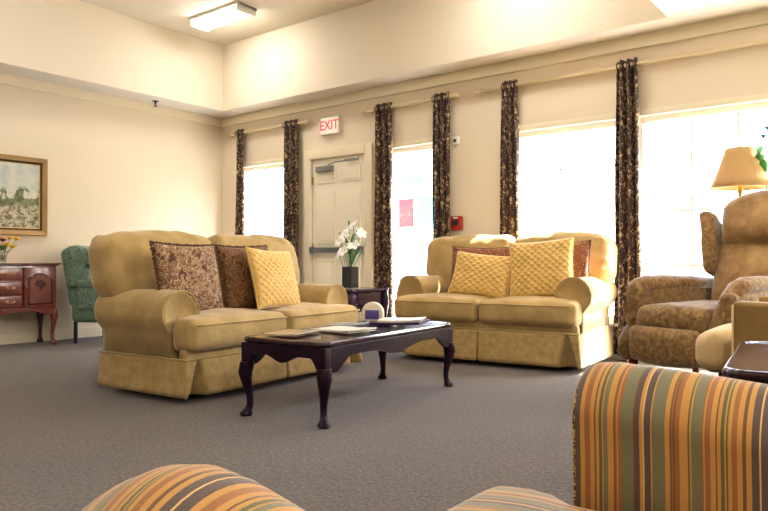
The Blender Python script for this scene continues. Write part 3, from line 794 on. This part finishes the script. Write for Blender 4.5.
# ------------------------------------------------------------------ recliner
def recliner():
    # outer left front corner at (-1.60,4.71), facing S21.6W
    w = .75; rz = rad(-21.6)
    wd = Vector((.93, -.368)); bd = Vector((.368, .93))
    c_ = Vector((-1.515, 4.457)) + wd * (w / 2) + bd * .36
    r = thing('recliner', 'mottled brown wingback recliner in front of the window by the lamp', 'armchair', (c_.x, c_.y, 0), rz)
    V = M['recl']; V2 = M['recl2']
    h = w / 2
    # seat and footrest
    q = MB(); q.box((w - .12, .66, .17), (0, .04, .295), .03); q.build('base_frame', M['under'], r)
    q = cushion(.52, .72, .16, seed=31, crown=.03, wr=.012); q.build('seat_cushion', V, r, loc=(0, -.01, .455))
    def ff(x, y, z):
        u = x / .25; v = z / .11
        return (x, y - .035 * (1 - v * v) * (1 - u ** 4) - .006 * nz(x, y, z, 7, 3), z - .02 * (1 - abs(u)) * (z < 0))
    q = MB(); q.soft((.48, .10, .215), .035, n=(14, 2, 8), m=4, fn=ff); q.build('footrest', V, r, loc=(-.03, -.365, .302))
    # arms: sloping rolls over side panels
    for s_ in (-1, 1):
        x = s_ * (h - .065) + (.03 if s_ > 0 else 0); e_ = .07 if s_ > 0 else 0; g_ = 0 if s_ > 0 else .035
        path = [(x, .50, .65), (x, .24, .665), (x, .0, .672), (x, -.16 - g_, .668), (x, -.225 - g_ * 1.3, .652 - g_ * .1), (x - e_ * .3, -.272 - g_, .60), (x - e_ * .6, -.30 - g_ * .6, .53), (x - e_ * .8, -.322 - g_ * .3, .45), (x - e_, -.345, .37), (x - e_ + s_ * .015, -.375, .30), (x - e_ + s_ * .02, -.375, .24), (x - e_ + s_ * .015, -.36, .19)]
        rr = [(.05, .062), (.052, .064), (.053, .066), (.053, .068), (.05, .068), (.046, .066), (.042, .064), (.04, .062), (.045, .06), (.045, .058), (.04, .052), (.025, .04)]
        q = MB(); q.sweep(path, rr, 18, up=(0, .2, 1)); a = q.build('arm', V, r)
        q = MB(); q.soft((.10, .84, .48), .035, (x, .075, .42), (2, 8, 6), fn=lambda x_, y_, z_: (x_, y_, z_ - .03 * (y_ < -.2) * (z_ > 0))); q.build('side_panel', V, r)
        # back, leaning
    ln = rad(-17)
    def fb(x, y, z):
        t_ = (z + .30) / .60; u = x / .27
        return (x * (1.0 + .06 * t_), y - .05 * (1 - u * u) * (1 - abs(2 * t_ - 1) ** 2) - .012 * nz(x, y, z, 5, 9), z - .05 * abs(u) ** 3 * (t_ > .5))
    q = MB(); q.soft((.54, .17, .60), .07, n=(12, 3, 12), m=4, fn=fb); q.build('back_cushion', V2, r, loc=(.04, .47, .74), rot=(ln, 0, 0))
    def fh(x, y, z):
        u = x / .27; v = z / .16
        arch = .085 * (1 - u * u) * (z > 0) * min(1, z / .08)
        return (x * (1 + .05 * v), y - .055 * (1 - u * u) * (1 - v * v) - .008 * sin(26 * x + 9 * z) * (1 - v * v) - .012 * nz(x, y, z, 6, 4), z + arch - .01)
    q = MB(); q.soft((.56, .18, .31), .08, n=(14, 3, 8), m=4, fn=fh); q.build('head_cushion', V2, r, loc=(.06, .52, 1.055), rot=(rad(-14), 0, 0))
    q = MB(); q.soft((.60, .12, .90), .05, n=(8, 2, 8), fn=lambda x, y, z: (x, y, z + .10 * (1 - (x / .3) ** 2) * (z > 0) * min(1, z / .2) - .06)); q.build('back_frame', V, r, loc=(.05, .60, .75), rot=(ln, 0, 0))
    for s_ in (-1, 1):
        def fw(x, y, z, s_=s_):
            t_ = (z + .27) / .54
            return (x * (.75 + .5 * t_) + s_ * (.09 * t_ ** 2) + .004 * nz(x, y, z, 8, 2), y - .03 * sin(PI * min(1, t_)) - .05 * t_ * (1 if y < 0 else .2), z + (.03 if y < 0 and z > 0 else 0))
        q = MB(); q.soft((.10, .22, .42), .049, n=(2, 6, 10), m=4, fn=fw); q.build('wing', V, r, loc=(s_ * .30 + .055, .50, .90), rot=(ln, 0, s_ * rad(-8)))
    for sx in (-1, 1):
        for sy in (-1, 1):
            q = MB(); q.sweep([(0, 0, .23), (0, sy * .01, .10), (0, sy * .03, 0)], [.036, .028, .02], 10); q.build('leg', M['cherry'], r, loc=(sx * (h - .06), .0 + sy * .31, 0))
    return r
recliner()

# ------------------------------------------------------------------ tan armchair (faces the sofa) and dark side table
tc = thing('armchair', 'tan velvet square-armed chair at the right edge behind the dark side table', 'armchair', (-.20, 3.59, 0), rad(-90))
q = MB(); q.box((.68, .68, .24), (0, 0, .20), .03); q.build('base_frame', M['tan'], tc)
for s_ in (-1, 1):
    q = MB(); q.soft((.12, .84, .50), .022, (0, 0, 0), (2, 8, 4), fn=lambda x, y, z: (x + .003 * nz(x, y, z, 6), y, z + .004 * nz(x, y, z, 5, 2))); a = q.build('arm', M['tan'], tc, loc=(s_ * .30, .0, .385))
    q = MB(); q.sweep([(-.05, -.421, -.24), (-.05, -.421, .235), (.05, -.421, .235), (.05, -.421, -.24)], .005, 6); q.build('arm_piping', M['tan_seat'], a)
q = MB(); q.soft((.50, .70, .17), .06, n=(10, 12, 2), m=4, fn=lambda x, y, z: (x * (1 + .36 * (1 if y < -.26 else 0) * min(1, (-y - .26) / .03)), y, z + .035 * (1 - (x / .3) ** 2) * (1 - (y / .36) ** 2) * (1 if z > 0 else 0))); q.build('seat_cushion', M['tan_seat'], tc, loc=(0, -.24, .405))
q = MB(); q.soft((.62, .18, .58), .06, n=(8, 3, 8)); q.build('backrest', M['tan'], tc, loc=(0, .34, .62), rot=(rad(-10), 0, 0))
q = MB(); q.soft((.50, .15, .42), .06, n=(8, 3, 8)); q.build('back_cushion', M['tan'], tc, loc=(0, .20, .69), rot=(rad(-10), 0, 0))
for sx in (-1, 1):
    for sy in (-1, 1):
        q = MB(); q.sweep([(0, 0, .12), (0, 0, 0)], [.026, .018], 10); q.build('leg', M['cherry_dk'], tc, loc=(sx * .28, sy * .31, 0))
qa_table('side_table', 'dark glossy side table with scalloped corner at the right edge', 'side table', (-.145, 2.50, 0), rad(7), .66, .82, .51, M['mahog_top'], M['mahog'], .10, 1.0, .05)

# ------------------------------------------------------------------ striped armchair in the foreground (faces the left sofa)
sc_ = thing('striped_armchair', 'foreground armchair in gold, olive and brown stripes facing the left sofa', 'armchair', (0, .74, 0), 0)
def sarm(yc, side, top=.652):
    # arm runs along x from the front (-x) to the back, profile in (y, z)
    prof = []; r_ = .080; zc = top - r_; wi = .076
    for i in range(25):
        a = PI + .12 - (PI + .24) * i / 24
        prof.append((r_ * cos(a), zc + r_ * sin(a)))
    prof = [(-wi, .10), (-wi, zc - .07)] + prof + [(wi, zc - .07), (wi, .10)]
    rings = []
    x0, x1 = (-.442 if side > 0 else -.57), .36
    n = 26
    xs = [(x0 + .010, .80), (x0 + .001, .90), (x0, .955), (x0 + .006, .985), (x0 + .02, 1.0)] + [(x0 + .02 + (x1 - x0 - .02) * k / n, 1.0) for k in range(1, n + 1)]
    for x, s_ in xs:
        drop = (.065 * max(0, x + .44) if side > 0 else .20 * max(0, x + .50)) + (.012 if side > 0 else .04) * max(0, 1 - (x - x0) / (.05 if side > 0 else .14)) ** 2
        ring = []
        for (y, z) in prof:
            zz = z if z < .3 else z - drop
            zz = zc + (zz - zc) * s_ if z > zc else zz
            ring.append((x, yc + y * s_ + .003 * nz(x, y, z, 5, 6), zz + .003 * nz(x * 2, y, z, 4, 3)))
        rings.append(ring)
    m = MB(); m.loft(rings); a = m.build('arm', M['str_x'], sc_, loc=(0, 0, 0))
    d0 = .014 if side > 0 else .042
    pth = [(x0 + .003, yc + y * .955, (zc + (z - zc) * .955 if z > zc else z) - (d0 if z > .3 else 0)) for (y, z) in prof]
    q = MB(); q.sweep(pth, .003, 6); q.build('arm_cord', M['cord'], a)
sarm(.405, 1, .638); sarm(-.39, -1, .640)
q = MB(); q.box((.80, .78, .20), (.0, .0, .18), .03); q.build('base_frame', M['str_x'], sc_)
def fs_(x, y, z):
    u = x / .40; v = y / .36
    zz = z + (.03 * (1 - abs(v) ** 2.4) * (1 - abs(u) ** 4) if z > 0 else 0)
    yy = y * (1 + .14 * (1 if x < -.24 else 0) * min(1, (-x - .24) / .03))
    return (x, yy, zz + .004 * nz(x, y, z, 5, 8))
q = MB(); q.soft((.82, .64, .17), .06, n=(16, 14, 2), m=5, fn=fs_); q.build('seat_cushion', M['str_y'], sc_, loc=(-.215, .02, .322))
q = MB(); q.soft((.20, .80, .62), .07, n=(4, 12, 12), m=4); q.build('backrest', M['str_y'], sc_, loc=(.36, .0, .63), rot=(0, rad(10), 0))
for sx in (-1, 1):
    for sy in (-1, 1):
        q = MB(); q.sweep([(0, 0, .11), (0, 0, 0)], [.026, .02], 10); q.build('leg', M['cherry_dk'], sc_, loc=(sx * .32, sy * .33, 0))

# ------------------------------------------------------------------ lamp, its table, plant
lt = thing('lamp_table', 'small round table behind the recliner carrying the lamp', 'side table', (-1.02, 5.52, 0)) if 0 else None
lp = thing('floor_lamp', 'lamp with a flared tan shade standing behind the recliner', 'lamp', (-1.0, 5.50, 0))
m = MB(); m.lathe([(.10, 0), (.10, .015), (.06, .03), (.015, .05)], 24); m.build('lamp_base', M['brass'], lp)
m = MB(); m.lathe([(.012, .04), (.012, 1.30), (.02, 1.31), (.02, 1.36), (.008, 1.38), (.006, 1.62), (.012, 1.63), (.004, 1.65)], 14); m.build('lamp_pole', M['brass'], lp)
prof = [(.20, 1.345), (.177, 1.40), (.153, 1.46), (.131, 1.52), (.111, 1.58), (.098, 1.625)]
seg = 32
m = MB(); rings = [[(r_ * cos(2 * PI * k / seg), r_ * sin(2 * PI * k / seg), z) for k in range(seg)] for r_, z in prof]; m.loft(rings, True, False); sh = m.build('lamp_shade', M['shade'], lp, solid=.003)
m = MB()
for r_, z in ((.20, 1.345), (.098, 1.625)): m.sweep([(r_ * cos(2 * PI * k / 24), r_ * sin(2 * PI * k / 24), z) for k in range(24)], .004, 6, True)
for k in range(8):
    a = 2 * PI * k / 8; m.sweep([(r_ * 1.01 * cos(a), r_ * 1.01 * sin(a), z) for r_, z in prof], .002, 5)
m.build('shade_trim', M['shade'], sh)
m = MB(); m.sweep([(-.085, 0, 1.62), (.085, 0, 1.62)], .002, 5); m.sweep([(0, -.085, 1.62), (0, .085, 1.62)], .002, 5); m.build('shade_spider', M['brass'], sh)
m = MB(); m.ball((.03, .03, .045), (0, 0, 1.43), 12); m.build('bulb', M['ceramic'], lp)

pl = thing('potted_plant', 'tall potted plant with green leaves and blue flowers right of the lamp', 'plant', (-.66, 5.52, 0))
m = MB(); m.lathe([(.10, 0), (.13, .25), (.14, .26), (.13, .27), (.12, .25), (.001, .25)], 24); m.build('pot', M['pot'], pl)
random.seed(5)
for i in range(8):
    a = 2 * PI * i / 8; R_ = random.uniform(.10, .22); H = 1.30 + .07 * i
    tip = (R_ * cos(a), R_ * sin(a) * .6, H)
    m = MB(); m.sweep(stem_path((.02 * cos(a), .02 * sin(a), .24), tip, (0, 0, .2)), .006, 6); st_ = m.build('stem', M['stem'], pl)
    m = MB()
    for k in range(10):
        t_ = .45 + .55 * k / 9; p = Vector((tip[0] * t_, tip[1] * t_, .24 + (H - .24) * t_))
        X = Matrix.Translation(p) @ Matrix.Rotation(random.uniform(0, 6.28), 4, 'Z') @ Matrix.Rotation(-rad(random.uniform(-10, 45)), 4, 'Y'); petal(m, X, random.uniform(.12, .19), .06, .8)
    m.build('foliage', M['leaf2'], st_, solid=.001)
for i, (x_, y_, z_) in enumerate(((-.16, -.02, 1.74), (-.13, .03, 1.70), (-.19, .0, 1.69), (-.10, 0, 1.76))):
    m = MB()
    for k in range(6): petal(m, Matrix.Translation((x_, y_, z_)) @ Matrix.Rotation(k, 4, 'Z') @ Matrix.Rotation(-.4, 4, 'Y'), .045, .03, .9)
    m.build('blue_flower', M['petal_b'], pl, solid=.001)

# ------------------------------------------------------------------ sideboard on the left wall
SX0, SX1 = XL + .03, -6.67
y1, y0 = 3.39, 2.17
sb = thing('sideboard', 'cherry wood sideboard with carved doors and curved legs under the painting', 'sideboard', ((SX0 + SX1) / 2, (y0 + y1) / 2, 0), rad(90))
SW = y1 - y0; SD = SX1 - SX0   # local x runs toward the windows (+y world), local -y faces the room
zb, ztp = .35, .775
m = MB(); m.box((SW - .06, SD - .04, ztp - zb), (0, .01, (zb + ztp) / 2), .004); m.build('cabinet_body', M['cherry'], sb)
m = MB(); m.box((SW + .02, SD + .01, .014), (0, .0, ztp + .018), .005); m.box((SW - .02, SD - .02, .014), (0, .005, ztp + .006), .004); m.build('sideboard_top', M['cherry'], sb)
fy = -SD / 2 + .03
low = scallop(SW - .10, -.055, -.012); pts = [(x, zb + z) for x, z in low] + [(SW / 2 - .05, zb + .02), (-SW / 2 + .05, zb + .02)]
m = MB(); m.prism(pts, fy - .012, fy + .008, 'y'); m.build('apron', M['cherry'], sb, smooth=False, bevel=.002)
for sx in (-1, 1):
    cx = sx * (SW / 2 - .03 - .165)
    m = MB(); m.box((.30, .018, .385), (cx, fy - .012, zb + .215), .004); d_ = m.build('cabinet_door', M['cherry'], sb)
    m = MB()
    arch = [(-.105, -.15), (.105, -.15), (.105, .07)] + [(.105 - .03 + .03 * cos(a), .07 + .03 * sin(a)) for a in (0.3, .9, 1.5)] + [(.06 * cos(a), .10 + .035 * sin(a)) for a in [PI * i / 10 for i in range(11)]] + [(-.105 + .03 - .03 * cos(a), .07 + .03 * sin(a)) for a in (1.5, .9, .3)] + [(-.105, .07)]
    m.prism([(cx + x, zb + .21 + z) for x, z in arch], fy - .028, fy - .018, 'y'); m.build('raised_panel', M['cherry'], d_, smooth=False, bevel=.004)
    m = MB(); m.sweep([(cx + x * 1.06, fy - .024, zb + .21 + z * 1.04) for x, z in arch], .005, 6, True); m.build('panel_moulding', M['cherry_dk'], d_)
    m = MB()
    m.sweep([(cx - .045, fy - .03, zb + .235), (cx - .03, fy - .034, zb + .27), (cx, fy - .036, zb + .28), (cx + .03, fy - .034, zb + .262), (cx + .04, fy - .03, zb + .235), (cx + .015, fy - .03, zb + .215), (cx - .012, fy - .03, zb + .195)], [.005, .012, .013, .013, .012, .010, .003], 8)
    m.ball((.016, .008, .014), (cx - .012, fy - .03, zb + .235), 8); m.ball((.012, .008, .018), (cx + .008, fy - .03, zb + .225), 8); m.build('carved_scroll', M['cherry_dk'], d_)
    m = MB(); m.ball((.011, .012, .011), (cx - sx * .135, fy - .034, zb + .22), 10); m.build('door_knob', M['brass'], d_)
dwt = SW - .06 - .70
for k, z in enumerate((zb + .345, zb + .215, zb + .085)):
    m = MB(); m.box((dwt + .03, .020, .112), (0, fy - .013, z), .008); d_ = m.build('drawer', M['cherry'], sb)
    for xk in (-.14, .14):
        m = MB(); m.sweep([(xk - .03, fy - .024, z), (xk - .02, fy - .038, z - .008), (xk + .02, fy - .038, z - .008), (xk + .03, fy - .024, z)], .003, 6); m.ball((.012, .004, .012), (xk - .03, fy - .024, z), 8); m.ball((.012, .004, .012), (xk + .03, fy - .024, z), 8); m.build('drawer_pull', M['brass'], d_)
for sx in (-1, 1):
    for sy in (-1, 1):
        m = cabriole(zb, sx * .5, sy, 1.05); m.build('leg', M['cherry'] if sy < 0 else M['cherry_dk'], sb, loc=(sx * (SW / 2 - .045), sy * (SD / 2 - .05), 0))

# small flower arrangement on it
fv = thing('flower_vase', 'small clear glass vase on the left sideboard', 'vase', (-6.87, 2.93, .802))
m = MB(); m.lathe([(.028, 0), (.034, .01), (.034, .06), (.05, .12), (.046, .12), (.031, .06), (.030, .012), (.001, .012)], 20); m.build('vase_body', M['vase_glass'], fv)
bo = thing('mixed_bouquet', 'small bouquet of yellow, orange and red flowers on the sideboard', 'flowers', (-6.87, 2.93, .87))
random.seed(3)
for i, (y_, z_, mt) in enumerate([(.12, .15, 'petal_y'), (.05, .15, 'petal_y'), (-.01, .13, 'petal_r'), (-.06, .16, 'petal_y'), (.02, .09, 'petal_y'), (-.09, .11, 'petal_o'), (-.04, .08, 'petal_y'), (.07, .07, 'petal_y')]):
    x_ = random.uniform(-.01, .05); hd_ = (x_, y_, z_)
    m = MB(); m.sweep(stem_path((0, 0, -.05), hd_, (0, 0, .02)), .0025, 5); st_ = m.build('stem', M['stem'], bo)
    m = MB()
    for ring, (n_, L_) in enumerate(((8, .032), (7, .026), (5, .018))):
        for k in range(n_): petal(m, Matrix.Translation(hd_) @ Matrix.Rotation(.3, 4, 'Y') @ Matrix.Rotation(2 * PI * k / n_ + ring, 4, 'Z') @ Matrix.Rotation(-.25 - .4 * ring, 4, 'Y'), L_ * 1.5, .028, .6)
    m.build('flower_head', M[mt], st_, solid=.001)
m = MB()
for k in range(7): petal(m, Matrix.Translation((0, 0, .03)) @ Matrix.Rotation(k * .9, 4, 'Z') @ Matrix.Rotation(-rad(35), 4, 'Y'), .09, .025, .5)
m.build('leaves', M['leaf'], bo, solid=.001)

# framed landscape on the left wall (front faces +x)
PY1, PY0, PZ0, PZ1 = 3.435, 2.40, 1.075, 1.87
pw, ph = PY1 - PY0, PZ1 - PZ0
pt = thing('framed_painting', 'gold-framed landscape painting of rocks and trees above the sideboard', 'painting', (XL, (PY0 + PY1) / 2, PZ0), rad(90))
def frame(r_, w, h, t_, y0_, y1_, mat, name):
    m = MB(); prof = [(0, y0_), (t_ * .15, y1_ - .004), (t_ * .35, y1_), (t_ * .6, y1_ + .006), (t_ * .9, y0_ - .01 if 0 else y1_ + .012), (t_, y1_ + .016), (t_, y0_)]
    rings = []
    for sx, sz in ((-1, -1), (1, -1), (1, 1), (-1, 1), (-1, -1)):
        rings.append([(sx * (w / 2 - a), b, h / 2 + sz * (h / 2 - a)) for a, b in prof])
    m.loft(rings, True, False); return m.build(name, mat, r_, smooth=False)
pt_z = ph
o = frame(pt, pw, ph, .055, -.001, -.045, M['frame_gold'], 'frame_outer')
o = frame(pt, pw - .10, ph - .10, .022, -.001, -.03, M['frame_dark'], 'frame_inner'); o.location = (0, 0, .05)
o = frame(pt, pw - .14, ph - .14, .016, -.001, -.02, M['frame_liner'], 'frame_liner'); o.location = (0, 0, .07)
def canvas_mat():
    t = NT('landscape_painting'); c = t.n('ShaderNodeTexCoord'); sp = t.n('ShaderNodeSeparateXYZ'); t.l(c.outputs['Object'], sp.inputs[0])
    n1 = t.n('ShaderNodeTexNoise', Scale=7.0, Detail=5.0, Roughness=.6); t.l(c.outputs['Object'], n1.inputs['Vector'])
    n2 = t.n('ShaderNodeTexNoise', Scale=26.0, Detail=5.0, Distortion=.7); t.l(c.outputs['Object'], n2.inputs['Vector'])
    sky = t.ramp(n1.outputs[0], [(.35, hexc(176, 190, 190)), (.6, hexc(214, 212, 196))])
    gr = t.ramp(n2.outputs[0], [(.30, hexc(70, 74, 48)), (.42, hexc(120, 112, 78)), (.52, hexc(168, 156, 128)), (.62, hexc(206, 198, 178)), (.72, hexc(132, 118, 84))])
    tr = t.ramp(n2.outputs[0], [(.35, hexc(62, 72, 48)), (.5, hexc(98, 108, 72)), (.65, hexc(138, 140, 96))])
    a = t.n('ShaderNodeMath', _operation='MULTIPLY_ADD', i1=.55); t.l(n1.outputs[0], a.inputs[0]); t.l(sp.outputs[2], a.inputs[2])
    th = t.ramp(a.outputs[0], [(0, (1, 1, 1, 1)), (.70, (1, 1, 1, 1)), (.72, (0, 0, 0, 1))])   # trees below the skyline
    b = t.n('ShaderNodeMath', _operation='MULTIPLY_ADD', i1=.25); t.l(n1.outputs[0], b.inputs[0]); t.l(sp.outputs[2], b.inputs[2])
    tb = t.ramp(b.outputs[0], [(0, (1, 1, 1, 1)), (.40, (1, 1, 1, 1)), (.44, (0, 0, 0, 1))])
    m1 = t.n('ShaderNodeMix', _data_type='RGBA'); t.l(th, m1.inputs[0]); t.l(sky, m1.inputs[6]); t.l(tr, m1.inputs[7])
    m2 = t.n('ShaderNodeMix', _data_type='RGBA'); t.l(tb, m2.inputs[0]); t.l(m1.outputs[2], m2.inputs[6]); t.l(gr, m2.inputs[7])
    t.l(m2.outputs[2], t.b.inputs['Base Color']); t.set(Roughness=.5); t.bump(n2.outputs[0], .2, .002); return t.m
m = MB(); m.box((pw - .16, .012, ph - .16), (0, -.008, ph / 2)); m.build('canvas', canvas_mat(), pt, smooth=False)

# ------------------------------------------------------------------ green wing chair against the left wall
gc = thing('wing_chair', 'green damask wing chair against the left wall beside the sideboard', 'armchair', (-6.54, 3.88, 0), rad(122))
q = MB(); q.soft((.66, .60, .26), .05, n=6, m=3); q.build('seat_base', M['green2'], gc, loc=(0, -.02, .34))
q = MB(); q.soft((.50, .54, .13), .05, n=6, m=3); q.build('seat_cushion', M['green'], gc, loc=(0, -.05, .50))
def gb(x, y, z):
    t_ = (z + .3) / .6
    return (x * (1 + .04 * t_), y, z - .05 * abs(x / .33) ** 3 * (z > 0))
q = MB(); q.soft((.62, .16, .62), .06, n=8, m=4, fn=gb); q.build('backrest', M['green'], gc, loc=(0, .29, .67), rot=(rad(-10), 0, 0))
for s_ in (-1, 1):
    q = MB(); q.soft((.10, .26, .42), .045, n=(2, 6, 8), m=4, fn=lambda x, y, z: (x, y - .02 * (z > 0), z - (.08 * max(0, -y / .13) if z > 0 else 0))); q.build('wing', M['green'], gc, loc=(s_ * .315, .19, .77), rot=(rad(-6), 0, 0))
    q = MB(); q.soft((.12, .52, .13), .055, n=(2, 8, 3), m=4); q.soft((.09, .50, .24), .03, (0, .0, -.14), (2, 6, 4)); q.build('arm', M['green'], gc, loc=(s_ * .31, -.05, .60))
    for sy in (-1, 1):
        q = MB(); q.box((.03, .03, .24), (0, 0, .12), .004); q.build('leg', M['black_metal'], gc, loc=(s_ * .28, .0 + sy * .25, 0))

# ------------------------------------------------------------------ outside
mb = MB(); mb.box(*slab(-60, 60, YB + W + .01, 80, -.25, -.15)); o = mb.build('outdoor_ground', plain('pale_pavement', hexc(206, 206, 200), .9, var=.08, bscale=8), smooth=False); o['kind'] = 'structure'
bl = thing('outbuilding', 'pale building with a red panel and blue windows seen through the sidelight', 'building', (-10.85, 15.4, -.15), 0)
m = MB(); m.box((9, 5, 3.6), (0, 2.5, 1.8)); m.build('building_wall', plain('pale_siding', hexc(232, 228, 220), .8), bl, smooth=False)
m = MB(); m.prism([(-4.8, 3.6), (4.8, 3.6), (4.2, 4.6), (-4.2, 4.6)], -.3, 5.3, 'y'); m.build('building_roof', plain('grey_roof', hexc(170, 170, 172), .8), bl, smooth=False)

for x, z0, z1, w, mt, nm in ((.0, 1.95, 2.72, .52, 'red', 'red_panel'), (.72, 1.9, 2.75, .46, 'sky', 'blue_window'), (.28, 3.02, 3.30, .50, 'sky', 'blue_window')):
    m = MB(); m.box((w, .06, z1 - z0), (x - .32, -.03, (z0 + z1) / 2), .004)
    m.build(nm, plain('red_board', hexc(170, 8, 20), .6) if mt == 'red' else plain('blue_glazing', hexc(70, 140, 170), .5), bl)
random.seed(21)
def leafy(mb, n, R_, c):
    for _ in range(n):
        d = Vector((random.gauss(0, 1), random.gauss(0, 1), random.gauss(0, 1))).normalized() * random.uniform(.55, 1)
        p = Vector((c[0] + d.x * R_[0], c[1] + d.y * R_[1], c[2] + d.z * R_[2]))
        a = Vector((random.uniform(-1, 1), random.uniform(-1, 1), random.uniform(-1, 1))).normalized(); b = a.orthogonal().normalized(); s_ = random.uniform(.05, .11)
        mb.add([p - a * s_, p + b * s_ * .5, p + a * s_, p - b * s_ * .5], [(0, 1, 2, 3)])
fol = plain('garden_foliage', hexc(150, 178, 120), .6, var=.2); bark = plain('bark', hexc(130, 112, 90), .9)
for (x, y, R_, H, lab) in ((-1.9, 17.0, 1.5, 3.4, 'leafy tree outside beyond the window behind the loveseat'), (1.2, 15.0, 1.4, 3.0, 'leafy tree outside beyond the window left of the lamp'), (3.6, 13.0, 1.3, 2.8, 'leafy tree outside beyond the window at the lamp')):
    t_ = thing('garden_tree', lab, 'tree', (x, y, -.15))
    m = MB(); m.sweep([(0, 0, 0), (.05, 0, H * .4), (0, .05, H)], [.12, .09, .05], 8); m.sweep([(0, 0, H * .5), (.5, .1, H * .85)], [.05, .02], 6); m.sweep([(0, 0, H * .55), (-.5, -.1, H * .9)], [.05, .02], 6); m.build('trunk', bark, t_)
    m = MB(); leafy(m, 2200, (R_, R_, R_ * .8), (0, 0, H)); m.build('foliage', fol, t_, smooth=False)
for (x, lab) in ((-1.2, 'low garden hedge outside the window beside the loveseat'), (2.2, 'low garden hedge outside the window beside the recliner')):
    t_ = thing('garden_hedge', lab, 'hedge', (x, 11.0, -.15)); m = MB(); leafy(m, 1800, (1.5, .4, .45), (0, 0, .45)); m.build('foliage', fol, t_, smooth=False)

# ------------------------------------------------------------------ light, sky, camera
w = bpy.data.worlds.new('sky'); S.world = w; w.use_nodes = True; nt = w.node_tree; bg = nt.nodes['Background']
sk = nt.nodes.new('ShaderNodeTexSky'); sk.sky_type = 'NISHITA'; sk.sun_disc = False; sk.sun_elevation = rad(48); sk.sun_rotation = rad(60); sk.dust_density = 4.0; sk.air_density = 1.0; sk.ozone_density = 1.0
mx = nt.nodes.new('ShaderNodeMix'); mx.data_type = 'RGBA'; mx.inputs[0].default_value = .6; mx.inputs[7].default_value = (.34, .34, .35, 1)
nt.links.new(sk.outputs[0], mx.inputs[6]); nt.links.new(mx.outputs[2], bg.inputs[0]); bg.inputs[1].default_value = 6.5
sun = bpy.data.lights.new('sun', 'SUN'); sun.energy = 50; sun.angle = rad(1.2); sun.color = (1, .96, .9)
so = bpy.data.objects.new('sun', sun); COL.objects.link(so)
to_sun = Vector((.62, .70, 1.2)).normalized(); so.rotation_euler = to_sun.to_track_quat('Z', 'Y').to_euler(); so.location = (6, 14, 10)
# daylight portals in the window openings help the sampler find the sky
for (a, b, z0, z1) in (OPS[0], OPS[2], OPS[3], OPS[4]):
    L = bpy.data.lights.new('window_portal', 'AREA'); L.shape = 'RECTANGLE'; L.size = b - a; L.size_y = z1 - z0; L.cycles.is_portal = True
    o = bpy.data.objects.new('window_portal', L); COL.objects.link(o); o.location = ((a + b) / 2, YB + .2, (z0 + z1) / 2); o.rotation_euler = (-PI / 2, 0, 0)

cam = bpy.data.cameras.new('camera'); cam.sensor_width = 36; cam.lens = 685 / 768 * 36; cam.clip_start = .02; cam.clip_end = 300
co = bpy.data.objects.new('camera', cam); COL.objects.link(co); co.location = (0, 0, .80); co.rotation_euler = (rad(90 + .63), 0, rad(37.8)); S.camera = co
S.view_settings.view_transform = 'Standard'; S.view_settings.look = 'None'; S.view_settings.gamma = 1; S.view_settings.exposure = 0.43; S.view_settings.use_curve_mapping = False
S.cycles.use_denoising = True; S.cycles.max_bounces = 8; S.cycles.diffuse_bounces = 5; S.cycles.transparent_max_bounces = 8; S.cycles.sample_clamp_indirect = 8; S.cycles.caustics_reflective = False; S.cycles.caustics_refractive = False
